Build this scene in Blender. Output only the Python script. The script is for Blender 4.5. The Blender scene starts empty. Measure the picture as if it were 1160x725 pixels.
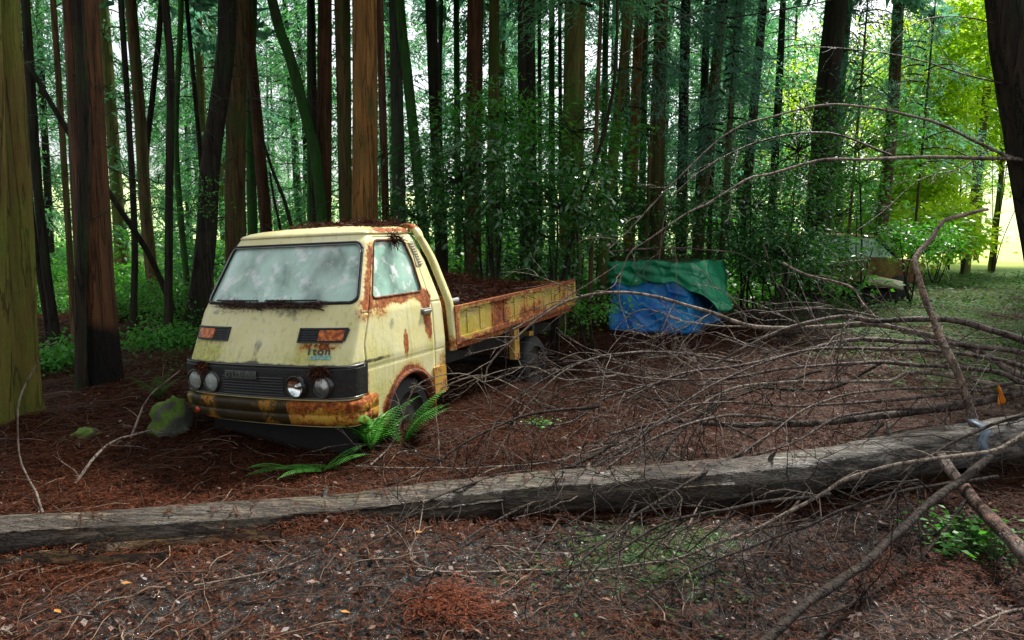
import bpy, math, random
import numpy as np
from mathutils import Vector
R = math.radians
rnd = random.Random(7)
rng = np.random.default_rng(11)
scene = bpy.context.scene
COL = scene.collection

# ------------------------------------------------------------------ camera
FPX, PITCH, CAMZ = 838.0, R(7.15), 1.60
cd = bpy.data.cameras.new('camera'); cam = bpy.data.objects.new('camera', cd); COL.objects.link(cam)
cam.location = (0, 0, CAMZ); cam.rotation_euler = (math.pi/2 - PITCH, 0, 0)
cd.sensor_width = 36; cd.lens = FPX/1160*36; cd.clip_end = 3000; cd.clip_start = .05
scene.camera = cam

def ray(px, py):
    x = (px-580)/FPX; u = -(py-362.5)/FPX
    return np.array([x, math.cos(PITCH)+u*math.sin(PITCH), -math.sin(PITCH)+u*math.cos(PITCH)])
def P(px, py, Y):
    d = ray(px, py); return np.array([0, 0, CAMZ]) + d*(Y/d[1])
def gh(x, y):
    x = np.asarray(x, float); y = np.asarray(y, float)
    h = .035*np.sin(x*1.3+.7*y)+.03*np.sin(y*1.9-.8*x+1)+.018*np.sin(x*3.7+y*2.9)+.012*np.sin(6.1*x-4.7*y)
    h = h + .16*np.exp(-(((x+3.6)/1.5)**2+((y-6.6)/1.6)**2))          # low bank by the left trunks
    h = h + .13*np.exp(-(((x+.15)/.75)**2+((y-6.35)/.95)**2)) + .05*np.exp(-(((x+1.0)/.5)**2+((y-5.0)/.25)**2))
    h = h - .05*np.exp(-(((x-.9)/1.2)**2+((y-3.1)/.9)**2))
    return h*np.clip(1.2-.01*y, .3, 1)
def G(px, py):
    d = ray(px, py); z = 0.
    for _ in range(6):
        t = (z-CAMZ)/d[2]; p = np.array([0, 0, CAMZ])+d*t; z = float(gh(p[0], p[1]))
    return p

# ------------------------------------------------------------------ mesh helpers
def link(name, me, mats=(), parent=None, smooth=True):
    o = bpy.data.objects.new(name, me); COL.objects.link(o)
    for m in (mats if isinstance(mats, (list, tuple)) else [mats]): me.materials.append(m)
    if parent is not None: o.parent = parent
    if smooth and len(me.polygons): me.polygons.foreach_set('use_smooth', np.ones(len(me.polygons), bool))
    return o
def mesh_np(V, F, attrs=None):
    """V (n,3), F (m,k) one face size."""
    V = np.asarray(V, np.float32); F = np.asarray(F, np.int32); me = bpy.data.meshes.new('mesh')
    m, k = F.shape
    me.vertices.add(len(V)); me.vertices.foreach_set('co', V.ravel())
    me.loops.add(m*k); me.loops.foreach_set('vertex_index', F.ravel())
    me.polygons.add(m); me.polygons.foreach_set('loop_start', np.arange(0, m*k, k, dtype=np.int32))
    me.update(calc_edges=True)
    for n, a in (attrs or {}).items():
        at = me.attributes.new(n, 'FLOAT', 'POINT'); at.data.foreach_set('value', np.asarray(a, np.float32))
    return me
def empty(name, loc=(0, 0, 0), label=None, cat=None, group=None):
    o = bpy.data.objects.new(name, None); COL.objects.link(o); o.location = [float(c) for c in loc]
    o.empty_display_size = .1
    return tag(o, label, cat, group)
def tag(o, label=None, cat=None, group=None, kind=None):
    for k, v in (('label', label), ('category', cat), ('group', group), ('kind', kind)):
        if v: o[k] = v
    return o

class MB:
    def __init__(s): s.v = []; s.f = []; s.m = []
    def add(s, vs, fs, m=0):
        b = len(s.v); s.v += [tuple(float(c) for c in v) for v in vs]; s.f += [tuple(b+i for i in f) for f in fs]; s.m += [m]*len(fs)
    def box(s, c, d, m=0, rot=None, bev=.0):
        x, y, z = [q/2 for q in d]
        b = min(bev, x*.8, y*.8, z*.8)
        if b > 0:
            vs = []
            for sz in (-1, 1):
                for (ins, zz) in (((b, z),) if 0 else ()): pass
            import itertools
            vs = []
            idx = {}
            for sx, sy, sz in itertools.product((-1, 1), repeat=3):
                idx[(sx, sy, sz)] = len(vs)
                vs += [(sx*x, sy*(y-b), sz*(z-b)), (sx*(x-b), sy*y, sz*(z-b)), (sx*(x-b), sy*(y-b), sz*z)]
            fs = []
            g = lambda a, k: idx[a]+k
            for sg in (-1, 1):
                fs.append([g((sg, a, b_), 0) for a, b_ in ((-1, -1), (1, -1), (1, 1), (-1, 1))][::sg])
                fs.append([g((a, sg, b_), 1) for a, b_ in ((-1, -1), (1, -1), (1, 1), (-1, 1))][::-sg])
                fs.append([g((a, b_, sg), 2) for a, b_ in ((-1, -1), (1, -1), (1, 1), (-1, 1))][::sg])
            for a in (-1, 1):
                for c2 in (-1, 1):
                    fs.append([g((a, c2, -1), 0), g((a, c2, 1), 0), g((a, c2, 1), 1), g((a, c2, -1), 1)][::a*c2])
                    fs.append([g((a, -1, c2), 2), g((a, 1, c2), 2), g((a, 1, c2), 0), g((a, -1, c2), 0)][::a*c2])
                    fs.append([g((-1, a, c2), 1), g((1, a, c2), 1), g((1, a, c2), 2), g((-1, a, c2), 2)][::a*c2])
            for (a, c2, d2) in itertools.product((-1, 1), repeat=3):
                fs.append([g((a, c2, d2), k) for k in ((0, 1, 2) if a*c2*d2 > 0 else (2, 1, 0))])
        else:
            vs = [(-x, -y, -z), (x, -y, -z), (x, y, -z), (-x, y, -z), (-x, -y, z), (x, -y, z), (x, y, z), (-x, y, z)]
            fs = [(3, 2, 1, 0), (4, 5, 6, 7), (0, 1, 5, 4), (1, 2, 6, 5), (2, 3, 7, 6), (3, 0, 4, 7)]
        if rot is not None:
            from mathutils import Euler
            e = Euler(rot).to_matrix(); vs = [e @ Vector(v) for v in vs]
        s.add([(v[0]+c[0], v[1]+c[1], v[2]+c[2]) for v in vs], fs, m)
    def tube(s, pts, rad, n=6, m=0, cap=True):
        V, F = tube_np(pts, rad, n); s.add(V.tolist(), F.tolist(), m)
        if cap:
            k = len(V)-n; b = len(s.v)-len(V)
            s.f.append(tuple(b+i for i in range(n))[::-1]); s.f.append(tuple(b+k+i for i in range(n))); s.m += [m, m]
    def lathe(s, prof, c, axis='z', n=20, m=0):
        vs = []
        for r, h in prof:
            for i in range(n):
                a = 2*math.pi*i/n; p, q = r*math.cos(a), r*math.sin(a)
                v = {'z': (p, q, h), 'x': (h, p, q), 'y': (p, h, q)}[axis]
                vs.append((v[0]+c[0], v[1]+c[1], v[2]+c[2]))
        fs = [(j*n+i, j*n+(i+1) % n, (j+1)*n+(i+1) % n, (j+1)*n+i) for j in range(len(prof)-1) for i in range(n)]
        s.add(vs, fs, m)
    def build(s, name, mats, parent=None, smooth=False):
        me = bpy.data.meshes.new(name); me.from_pydata(s.v, [], s.f)
        o = link(name, me, mats, parent, smooth)
        if len(set(s.m)) > 1: me.polygons.foreach_set('material_index', s.m)
        return o

def tube_np(pts, rad, n=6):
    p = np.asarray(pts, float); k = len(p)
    r = np.broadcast_to(np.asarray(rad, float), (k,)) if np.ndim(rad) < 2 else rad
    t = np.gradient(p, axis=0); t /= np.linalg.norm(t, axis=1, keepdims=True)+1e-9
    ref = np.array([0, 0, 1.]) if abs(t[:, 2]).mean() < .8 else np.array([0, 1., 0])
    a = np.cross(t, ref); a /= np.linalg.norm(a, axis=1, keepdims=True)+1e-9
    b = np.cross(t, a)
    th = np.linspace(0, 2*math.pi, n, endpoint=False)
    rr = r[:, None] if np.ndim(r) == 1 else r
    V = p[:, None, :] + (rr*np.cos(th))[:, :, None]*a[:, None, :] + (rr*np.sin(th))[:, :, None]*b[:, None, :]
    i = np.arange(k-1)[:, None]*n; j = np.arange(n)[None, :]; j2 = (j+1) % n
    F = np.stack([i+j, i+j2, i+n+j2, i+n+j], -1).reshape(-1, 4)
    return V.reshape(-1, 3), F
def smooth_path(pts, step=.08, wob=0.):
    p = np.asarray(pts, float)
    if len(p) == 2: p = np.array([p[0], (p[0]+p[1])/2, p[1]])
    q = np.vstack([2*p[0]-p[1], p, 2*p[-1]-p[-2]]); out = []
    for i in range(1, len(q)-2):
        L = np.linalg.norm(q[i+1]-q[i]); n = max(2, int(L/step)); t = np.linspace(0, 1, n, endpoint=False)[:, None]
        a, b, c, d = q[i-1], q[i], q[i+1], q[i+2]
        out.append(.5*((2*b)+(-a+c)*t+(2*a-5*b+4*c-d)*t**2+(-a+3*b-3*c+d)*t**3))
    out = np.vstack(out+[q[-2][None]])
    if wob:
        w = rng.normal(size=out.shape)*wob
        for _ in range(2): w = (w+np.roll(w, 1, 0)+np.roll(w, -1, 0))/3*1.3
        w[0] = 0; out = out+w
    return out
class Acc:
    """numpy accumulator of quads"""
    def __init__(s): s.V = []; s.F = []; s.n = 0
    def add(s, V, F): s.V.append(V); s.F.append(F+s.n); s.n += len(V)
    def tube(s, pts, rad, n=5): s.add(*tube_np(pts, rad, n))
    def mesh(s): return mesh_np(np.vstack(s.V), np.vstack(s.F))
    def build(s, name, mats, parent=None, smooth=True): return link(name, s.mesh(), mats, parent, smooth)

def norm(v): return v/(np.linalg.norm(v, axis=-1, keepdims=True)+1e-9)
def leaf_quads(c, d, length, width, fold=.25):
    """diamond leaves. c base (n,3), d direction (n,3)"""
    n = len(c); d = norm(d); r = norm(rng.normal(size=(n, 3))); s = norm(np.cross(d, r)); nn = np.cross(s, d)
    L = np.broadcast_to(length, (n,))[:, None]; W = np.broadcast_to(width, (n,))[:, None]
    tip = c+d*L-nn*L*.12; m = c+d*L*.45+nn*W*fold
    V = np.stack([c, m+s*W/2, tip, m-s*W/2], 1).reshape(-1, 3)
    return V, np.arange(4*n).reshape(-1, 4)
def leaf_up(c, d, length, width, tilt=.6):
    """leaves whose faces look mostly upwards"""
    n = len(c); d = norm(d); up = norm(np.array([0, 0, 1.])+rng.normal(size=(n, 3))*tilt)
    s = norm(np.cross(d, up)); nn = np.cross(s, d)
    L = np.broadcast_to(length, (n,))[:, None]; W = np.broadcast_to(width, (n,))[:, None]
    tip = c+d*L-nn*L*.15; m = c+d*L*.42
    V = np.stack([c, m+s*W/2, tip, m-s*W/2], 1).reshape(-1, 3)
    return V, np.arange(4*n).reshape(-1, 4)

# ------------------------------------------------------------------ materials
class M:
    def __init__(s, name):
        s.m = bpy.data.materials.new(name); s.m.use_nodes = True; s.t = s.m.node_tree; s.b = s.t.nodes['Principled BSDF']; s.o = s.t.nodes['Material Output']
    def n(s, ty, **kw):
        x = s.t.nodes.new(ty)
        for k, v in kw.items():
            if k.startswith('i_'):
                key = k[2:]; x.inputs[int(key) if key.isdigit() else key.replace('_', ' ')].default_value = v
            else: setattr(x, k, v)
        return x
    def l(s, a, b): s.t.links.new(a, b); return s
    def coord(s, scale=(1, 1, 1), kind='Object', rot=(0, 0, 0)):
        c = s.n('ShaderNodeTexCoord'); mp = s.n('ShaderNodeMapping'); mp.inputs['Scale'].default_value = scale; mp.inputs['Rotation'].default_value = rot
        s.l(c.outputs[kind], mp.inputs['Vector']); return mp.outputs[0]
    def noise(s, vec, scale, detail=4, rough=.55, dist=0):
        x = s.n('ShaderNodeTexNoise', i_Scale=scale, i_Detail=detail, i_Roughness=rough, i_Distortion=dist)
        if vec is not None: s.l(vec, x.inputs['Vector'])
        return x.outputs['Fac']
    def ramp(s, fac, stops, interp='LINEAR'):
        x = s.n('ShaderNodeValToRGB'); x.color_ramp.interpolation = interp; e = x.color_ramp.elements
        while len(e) < len(stops): e.new(.5)
        for el, (p, c) in zip(e, stops):
            el.position = p; el.color = (*c, 1) if isinstance(c, (tuple, list)) else (c, c, c, 1)
        s.l(fac, x.inputs[0]); return x.outputs[0]
    def mix(s, fac, a, b, mode='MIX'):
        x = s.n('ShaderNodeMix', data_type='RGBA', blend_type=mode)
        for v, i in ((fac, 0), (a, 6), (b, 7)):
            if isinstance(v, (int, float)): x.inputs[i].default_value = v if i == 0 else (v, v, v, 1)
            elif isinstance(v, (tuple, list)): x.inputs[i].default_value = (*v, 1)
            else: s.l(v, x.inputs[i])
        return x.outputs[2]
    def math(s, op, a, b=None, clamp=False):
        x = s.n('ShaderNodeMath', operation=op, use_clamp=clamp)
        for v, i in ((a, 0), (b, 1)):
            if v is None: continue
            if isinstance(v, (int, float)): x.inputs[i].default_value = v
            else: s.l(v, x.inputs[i])
        return x.outputs[0]
    def attr(s, name): return s.n('ShaderNodeAttribute', attribute_name=name).outputs['Fac']
    def col(s, c):
        if isinstance(c, (tuple, list)): s.b.inputs['Base Color'].default_value = (*c, 1)
        else: s.l(c, s.b.inputs['Base Color'])
        return s
    def rough(s, r):
        if isinstance(r, (int, float)): s.b.inputs['Roughness'].default_value = r
        else: s.l(r, s.b.inputs['Roughness'])
        return s
    def bump(s, h, strength=.5, dist=.01):
        x = s.n('ShaderNodeBump', i_Strength=strength, i_Distance=dist); s.l(h, x.inputs['Height']); s.l(x.outputs[0], s.b.inputs['Normal']); return s

def bark(name, c1, c2, c3=None, moss=None, moss_amt=.5, vs=1.0, scorch=False):
    m = M(name); v = m.coord((9, 9, .55*vs)); v2 = m.coord((1, 1, .6))
    f = m.noise(v, 2.2, 6, .65); g = m.noise(v2, 2.3, 3)
    col = m.ramp(f, [(.3, c1), (.62, c2)])
    if c3: col = m.mix(m.ramp(g, [(.45, 0.), (.62, 1.)]), col, m.mix(.6, col, c3))
    vo = m.n('ShaderNodeTexVoronoi', i_Scale=1.6, i_Randomness=1.); m.l(m.coord((1, 1, .7)), vo.inputs['Vector'])      # old branch scars
    col = m.mix(m.ramp(vo.outputs['Distance'], [(.05, .75), (.13, 0.)]), col, tuple(q*.2 for q in c1))
    fi = m.math('ABSOLUTE', m.math('SUBTRACT', m.noise(m.coord((7, 7, .45*vs)), 1.9, 4, .5, .4), .5)); cr = m.ramp(fi, [(.0, .75), (.03, 0.)])
    col = m.mix(cr, col, tuple(q*.25 for q in c1)); f = m.mix(cr, f, 0.)
    if moss:
        mf = m.ramp(m.noise(m.coord((2.2, 2.2, .9)), 2.0, 5, .6), [(.62-.4*moss_amt, 0.), (.82-.4*moss_amt, 1.)])
        col = m.mix(mf, col, m.mix(m.noise(v2, 30, 2), tuple(q*.5 for q in moss), moss))
    if scorch:
        sz = m.n('ShaderNodeSeparateXYZ'); m.l(m.coord(), sz.inputs[0]); col = m.mix(m.ramp(m.math('ADD', sz.outputs[2], m.math('MULTIPLY', m.math('SUBTRACT', g, .5), .5)), [(.50, .97), (.62, 0.)]), col, (.006, .005, .004))
    m.col(col).rough(.85); m.bump(m.mix(.3, f, m.noise(m.coord((30, 30, 4)), 2, 3)), .95, .05)
    m.b.inputs['Specular IOR Level'].default_value = .25
    return m.m
BK = {
 'scorched': bark('bark_scorched', (.045, .020, .009), (.15, .066, .026), (.045, .022, .008), (.05, .055, .012), .15, 1.0, True),
 'mossy': bark('bark_mossy', (.055, .045, .012), (.17, .145, .03), (.11, .05, .015), (.14, .16, .02), .45),
 'red': bark('bark_red', (.045, .020, .009), (.13, .058, .024), (.045, .022, .008), (.05, .055, .012), .15),
 'orange': bark('bark_orange', (.14, .058, .014), (.38, .18, .045), (.18, .11, .035), (.12, .12, .025), .2),
 'brown': bark('bark_brown', (.05, .030, .012), (.17, .10, .038), (.09, .075, .028), (.09, .11, .025), .4),
 'olive': bark('bark_olive', (.05, .04, .012), (.22, .17, .05), (.12, .12, .04), (.12, .18, .03), .6),
 'green': bark('bark_green', (.018, .028, .010), (.07, .11, .035), (.045, .07, .025), (.045, .16, .025), .65),
 'dark': bark('bark_dark', (.008, .007, .005), (.045, .032, .02), (.02, .02, .012), (.03, .06, .015), .3),
 'grey': bark('bark_grey', (.035, .035, .025), (.11, .11, .08), (.06, .08, .05), (.05, .10, .03), .35),
}
def leafmat(name, cols, trans=.35, rough=.4, tcol=None, spec=.5):
    m = M(name); gi = m.n('ShaderNodeNewGeometry').outputs['Random Per Island']
    st = [(i/(max(1, len(cols)-1)), c) for i, c in enumerate(cols)]
    c = m.ramp(gi, st); m.col(c).rough(rough); m.b.inputs['Specular IOR Level'].default_value = spec
    tr = m.n('ShaderNodeBsdfTranslucent'); m.l(m.mix(1., c, tcol or (1.6, 1.8, .6), 'MULTIPLY'), tr.inputs[0])
    mx = m.n('ShaderNodeMixShader'); mx.inputs[0].default_value = trans
    m.l(m.b.outputs[0], mx.inputs[1]); m.l(tr.outputs[0], mx.inputs[2]); m.l(mx.outputs[0], m.o.inputs[0])
    return m.m
L_CAM = leafmat('leaf_glossy', [(.02, .085, .02), (.04, .15, .035), (.06, .20, .045), (.015, .07, .025)], .35, .25, None, .9)
L_CAML = leafmat('leaf_light', [(.05, .20, .03), (.09, .30, .045), (.03, .14, .03)], .45, .38, None, .45)
L_CON = leafmat('needle_haze_blue_green', [(.08, .19, .13), (.12, .27, .19), (.15, .32, .24), (.07, .19, .11)], .55, .6, (1.1, 1.4, 1.1))  # needle greens here and below lightened to stand in for distant haze
L_CONL = leafmat('needle_haze_green', [(.08, .21, .09), (.13, .32, .15), (.09, .26, .14)], .55, .6, (1.2, 1.5, .9))
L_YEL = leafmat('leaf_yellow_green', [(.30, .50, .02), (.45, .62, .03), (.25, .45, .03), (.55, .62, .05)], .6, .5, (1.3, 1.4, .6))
L_FERN = leafmat('fern_green', [(.04, .20, .02), (.07, .28, .03), (.10, .34, .05)], .4, .5)
L_WEED = leafmat('weed_green', [(.025, .08, .02), (.05, .13, .03), (.07, .15, .05)], .3, .6, None, .12)
L_DRY = leafmat('leaf_dead_brown', [(.10, .04, .02), (.16, .08, .035), (.07, .03, .015)], .2, .8, (1.3, 1., .7))

def simple(name, c, rough=.6, metal=0., var=.3, scale=6, bump=0., bscale=40):
    m = M(name); v = m.coord()
    m.col(m.mix(m.ramp(m.noise(v, scale, 5), [(.3, 0.), (.7, 1.)]), tuple(q*(1-var) for q in c), tuple(min(1, q*(1+var)) for q in c))).rough(rough)
    m.b.inputs['Metallic'].default_value = metal
    if bump: m.bump(m.noise(v, bscale, 4), bump, .01)
    return m.m

# ------------------------------------------------------------------ world, light
w = bpy.data.worlds.new('World'); scene.world = w; w.use_nodes = True; nt = w.node_tree
bg = nt.nodes['Background']; sky = nt.nodes.new('ShaderNodeTexSky'); sky.sky_type = 'NISHITA'; sky.sun_disc = False
SUN_EL, SUN_AZ = R(52), R(38)        # azimuth measured from +Y towards +X
sky.sun_elevation = SUN_EL; sky.sun_rotation = SUN_AZ; sky.air_density = 1.0; sky.dust_density = 3.0
hs = nt.nodes.new('ShaderNodeHueSaturation'); hs.inputs['Saturation'].default_value = .25
nt.links.new(sky.outputs[0], hs.inputs['Color']); nt.links.new(hs.outputs[0], bg.inputs[0]); bg.inputs[1].default_value = .15
sd = bpy.data.lights.new('sun', 'SUN'); so = bpy.data.objects.new('sun', sd); COL.objects.link(so)
sd.energy = 4.5; sd.angle = R(6); sd.color = (1, .96, .88)
sv = Vector((math.sin(SUN_AZ)*math.cos(SUN_EL), math.cos(SUN_AZ)*math.cos(SUN_EL), math.sin(SUN_EL)))
so.rotation_euler = sv.to_track_quat('Z', 'Y').to_euler()
scene.view_settings.view_transform = 'Standard'; scene.view_settings.look = 'None'
scene.view_settings.exposure = 0.9; scene.view_settings.gamma = 1
scene.cycles.max_bounces = 7; scene.cycles.transparent_max_bounces = 8; scene.cycles.diffuse_bounces = 4
scene.cycles.glossy_bounces = 3; scene.cycles.transmission_bounces = 4; scene.cycles.caustics_reflective = False; scene.cycles.caustics_refractive = False
scene.cycles.use_denoising = True; scene.cycles.sample_clamp_indirect = 6
#==SECTIONS==
# ================================================================== SETTING
def ground_mask(x, y):
    """mud (wet bare earth) and green (weeds, moss) amounts"""
    n = .5+.25*np.sin(2.1*x+1.3*y)+.25*np.sin(3.3*y-1.7*x+2)
    b = lambda cx, cy, rx, ry: np.exp(-(((x-cx)/rx)**2+((y-cy)/ry)**2))
    mud = 1.2*b(.35, 3.15, 1.7, .8)+.8*b(2.2, 3.9, .8, .8)+.5*b(-1.5, 2.8, .7, .3)+.75*b(1.0, 5.0, .45, 1.0)+.45*b(2.6, 8.2, .7, 1.2)+.5*b(-1.2, 3.0, .9, .4)+.8*b(5.5, 12, 1., 1.6)
    green = .8*b(.45, 3.15, .55, .45)+.8*b(.8, 3.6, .5, .4)+1.0*b(5.9, 9.5, 1.9, 3.2)+1.0*b(8, 14, 3, 4)+1.0*b(14, 22, 7, 6)+.5*b(-3.3, 8.5, 2, 1.2)
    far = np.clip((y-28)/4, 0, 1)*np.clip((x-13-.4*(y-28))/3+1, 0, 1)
    return np.clip(mud*(.55+.6*n), 0, 1), np.clip(green*(.4+.8*n), 0, 1), np.clip(far, 0, 1)
def axis(lo, hi, fine, a, b):
    inner = np.arange(a, b, fine); s = [inner]
    g = fine; x = b; up = []
    while x < hi: up.append(x); g *= 1.09; x += g
    g = fine; x = a; dn = []
    while x > lo: g *= 1.09; x -= g; dn.append(x)
    return np.array(dn[::-1]+list(inner)+up+[hi])
gx = axis(-500, 500, .045, -4.5, 5.5); gy = axis(-120, 700, .045, 2.0, 9.5)
X, Y = np.meshgrid(gx, gy)
Z = gh(X, Y)
Z = Z + .012*np.sin(X*23+3*np.sin(Y*7))*np.sin(Y*19+2*np.sin(X*9))*(np.hypot(X, Y) < 14) + rng.normal(size=X.shape)*.004*(np.hypot(X, Y) < 12)
ny, nx = X.shape; i = np.arange(ny-1)[:, None]*nx; j = np.arange(nx-1)[None, :]
F = np.stack([i+j, i+j+1, i+nx+j+1, i+nx+j], -1).reshape(-1, 4)
mu, gr, fa = ground_mask(X, Y)
gm = mesh_np(np.stack([X, Y, Z], -1).reshape(-1, 3), F, {'mud': mu.ravel(), 'green': gr.ravel(), 'field': fa.ravel(), 'far': np.clip((Y-14)/6, 0, 1).ravel()})
m = M('forest_floor'); v = m.coord()
n1 = m.noise(v, 14, 8, .7); n2 = m.noise(v, 2.2, 4); n3 = m.noise(v, 60, 4, .7)
litter = m.mix(m.ramp(n1, [(.35, 0.), (.7, 1.)]), (.006, .003, .002), (.05, .015, .006))
litter = m.mix(m.ramp(n3, [(.55, 0.), (.75, 1.)]), litter, (.08, .035, .018))
mud = m.mix(m.ramp(n1, [(.35, 0.), (.65, 1.)]), (.004, .003, .0025), (.019, .0135, .011))
mf = m.math('ADD', m.attr('mud'), m.math('MULTIPLY', m.math('SUBTRACT', n2, .5), 1.4))
c = m.mix(m.ramp(mf, [(.3, 0.), (.6, 1.)]), litter, mud)
gf = m.math('ADD', m.attr('green'), m.math('MULTIPLY', m.math('SUBTRACT', m.noise(v, 5, 6, .7), .5), 2.2))
c = m.mix(m.ramp(gf, [(.45, 0.), (.8, 1.)]), c, m.mix(n3, (.012, .035, .008), (.05, .09, .02)))
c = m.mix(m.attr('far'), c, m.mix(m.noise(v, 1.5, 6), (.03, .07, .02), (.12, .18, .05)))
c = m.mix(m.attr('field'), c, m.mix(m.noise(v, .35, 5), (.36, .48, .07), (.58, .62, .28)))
gl = m.ramp(m.noise(v, 21, 5, .7, .4), [(.50, 1.), (.60, 0.)]); m.col(c).rough(m.math('MAXIMUM', m.ramp(m.math('ADD', mf, m.math('MULTIPLY', n1, .5)), [(.45, .9), (.8, .10)]), m.math('MULTIPLY', gl, .75)))
m.bump(m.mix(.5, n1, n3), .9, .03); m.l(m.math('MULTIPLY', m.ramp(mf, [(.35, .15), (.7, 1.)]), m.math('SUBTRACT', 1.0, m.math('MULTIPLY', gl, .88))), m.b.inputs['Specular IOR Level'])
tag(link('ground', gm, m.m), kind='structure')

# far ridge closing the view, coloured pale to stand in for the clearing's glare
def terrain_ridge():
    a = np.linspace(-1.2, 1.2, 120); r = [95, 110, 130]; V = []
    for k, rr in enumerate(r):
        h = (0, 5, 9)[k]*(1+.25*np.sin(a*9+1)+.15*np.sin(a*23))
        V.append(np.stack([rr*np.sin(a), rr*np.cos(a), h-1.0], -1))
    V = np.vstack(V); n = len(a); i = np.arange(2)[:, None]*n; j = np.arange(n-1)[None, :]
    F = np.stack([i+j, i+j+1, i+n+j+1, i+n+j], -1).reshape(-1, 4)
    mm = simple('glare_pale_hill', (.50, .58, .26), .9, 0, .3, .4)
    tag(link('hills', mesh_np(V, F), mm), kind='structure')
terrain_ridge()

# ---- litter of cedar sprigs: curved stems with short needles
def litter_pts(n, y0, y1, wfun=None, power=1.):
    y = y0+(y1-y0)*rng.random(n)**power; x = (rng.random(n)*2-1)*(y*.74+.5)
    if wfun is not None:
        k = rng.random(n) < wfun(x, y); x, y = x[k], y[k]
    return x, y
def sprigs(x, y, L, seg=5, needle=.016, wid=.0022, lift=.012):
    n = len(x); z = gh(x, y)+.012*np.sin(x*23+3*np.sin(y*7))*np.sin(y*19+2*np.sin(x*9))+lift*rng.random(n)
    az = rng.random(n)*2*math.pi; cur = rng.normal(size=n)*1.6; el = rng.normal(size=n)*.22+.1
    L = L*(.5+rng.random(n)); V = []; Fq = []
    t = np.linspace(0, 1, seg+1)
    ang = az[:, None]+cur[:, None]*t[None]
    stepx = np.cumsum(np.cos(ang), 1)/seg; stepy = np.cumsum(np.sin(ang), 1)/seg
    px = x[:, None]+stepx*L[:, None]; py = y[:, None]+stepy*L[:, None]
    pz = z[:, None]+L[:, None]*np.sin(el)[:, None]*t[None]*(1-.55*t[None])+.004
    p = np.stack([px, py, pz], -1); d = np.stack([np.cos(ang), np.sin(ang), 0*ang], -1); s = np.stack([-np.sin(ang), np.cos(ang), 0*ang], -1)
    a = p[:, :-1]; b = p[:, 1:]; sa = s[:, :-1]
    st = np.stack([a-sa*wid, b-sa*wid*.8, b+sa*wid*.8, a+sa*wid], 2).reshape(-1, 3)
    sets = [st]
    for sg in (-1, 1):
        q = (a+b)/2; dd = norm(d[:, 1:]*.8+sg*s[:, 1:]*.75+rng.normal(size=q.shape)*.25); ln = needle*(.6+.8*rng.random(q.shape[:2]))[..., None]
        up = np.array([0, 0, .003])
        sets.append(np.stack([q, q+dd*ln*.5+up-np.cross(dd, up)/.003*wid*.7, q+dd*ln+up, q+dd*ln*.5+up+np.cross(dd, up)/.003*wid*.7], 2).reshape(-1, 3))
    V = np.vstack(sets); return V, np.arange(len(V)).reshape(-1, 4)
needle_mat = leafmat('cedar_litter', [(.006, .0025, .0015), (.040, .010, .004), (.11, .027, .008), (.014, .005, .0025), (.18, .06, .022), (.008, .003, .002), (.052, .013, .005), (.010, .004, .0025)], .03, .55, (1.2, 1, .8), .12)
def lit_w(x, y):
    mu, gr, fa = ground_mask(x, y); return np.clip(1.0-.72*mu-.4*gr, .06, 1)*(1-fa)
x, y = litter_pts(85000, 2.1, 9.0, lit_w, 1.15)
V, Fq = sprigs(x, y, .085, 5, .014, .0018); V2, F2 = sprigs(*litter_pts(22000, 8, 19, lambda x, y: lit_w(x, y)*(x > -9)), .22, 3, .05, .006, .03)
tag(link('needle_litter', mesh_np(np.vstack([V, V2]), np.vstack([Fq, F2+len(V)])), needle_mat, smooth=False), kind='stuff',
    label='rust brown fallen cedar needles covering the forest floor')
# ---- broken twigs
tw = Acc()
x, y = litter_pts(4200, 2.1, 11, lambda x, y: .9+0*x, 1.5)
for a, b in zip(x, y):
    L = rnd.uniform(.06, .5)**1.15; th = rnd.uniform(0, 6.3); k = 5; c = rnd.uniform(-.8, .8); q = [np.array([a, b, float(gh(a, b))+.012])]
    for i in range(k):
        th += c/k+rnd.uniform(-.3, .3); q.append(q[-1]+np.array([math.cos(th), math.sin(th), 0])*L/k); q[-1][2] = float(gh(q[-1][0], q[-1][1]))+.012+rnd.uniform(0, .02)
    tw.tube(q, np.linspace(1, .5, k+1)*rnd.choice([.0016, .002, .0028, .004]), 4)
tag(tw.build('fallen_twigs', leafmat('twig_litter', [(.03, .016, .01), (.11, .062, .04), (.05, .026, .016), (.22, .16, .11)], .0, .7, None, .2)), kind='stuff', label='short broken twigs scattered over the needle litter')
# ---- dead leaves, with pale grey specks painted in for wet glints
x, y = litter_pts(4200, 2.2, 12, lambda x, y: .2+.8*ground_mask(x, y)[0], 1.2); n = len(x)
c = np.stack([x, y, gh(x, y)+.02+.015*rng.random(n)], -1); d = rng.normal(size=(n, 3)); d[:, 2] *= .25
V, Fq = leaf_up(c, d, .012+.04*rng.random(n)**2, .007+.02*rng.random(n)**1.5, .45)
tag(link('dead_leaves_glints', mesh_np(V, Fq), leafmat('dead_leaf_glint', [(.16, .10, .07), (.09, .045, .03), (.17, .15, .145), (.11, .055, .03), (.20, .17, .15), (.07, .05, .045)], .05, .6, (1, 1, .8)), smooth=False), kind='stuff', label='pale dead leaves and painted glint specks scattered on wet ground')
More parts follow.
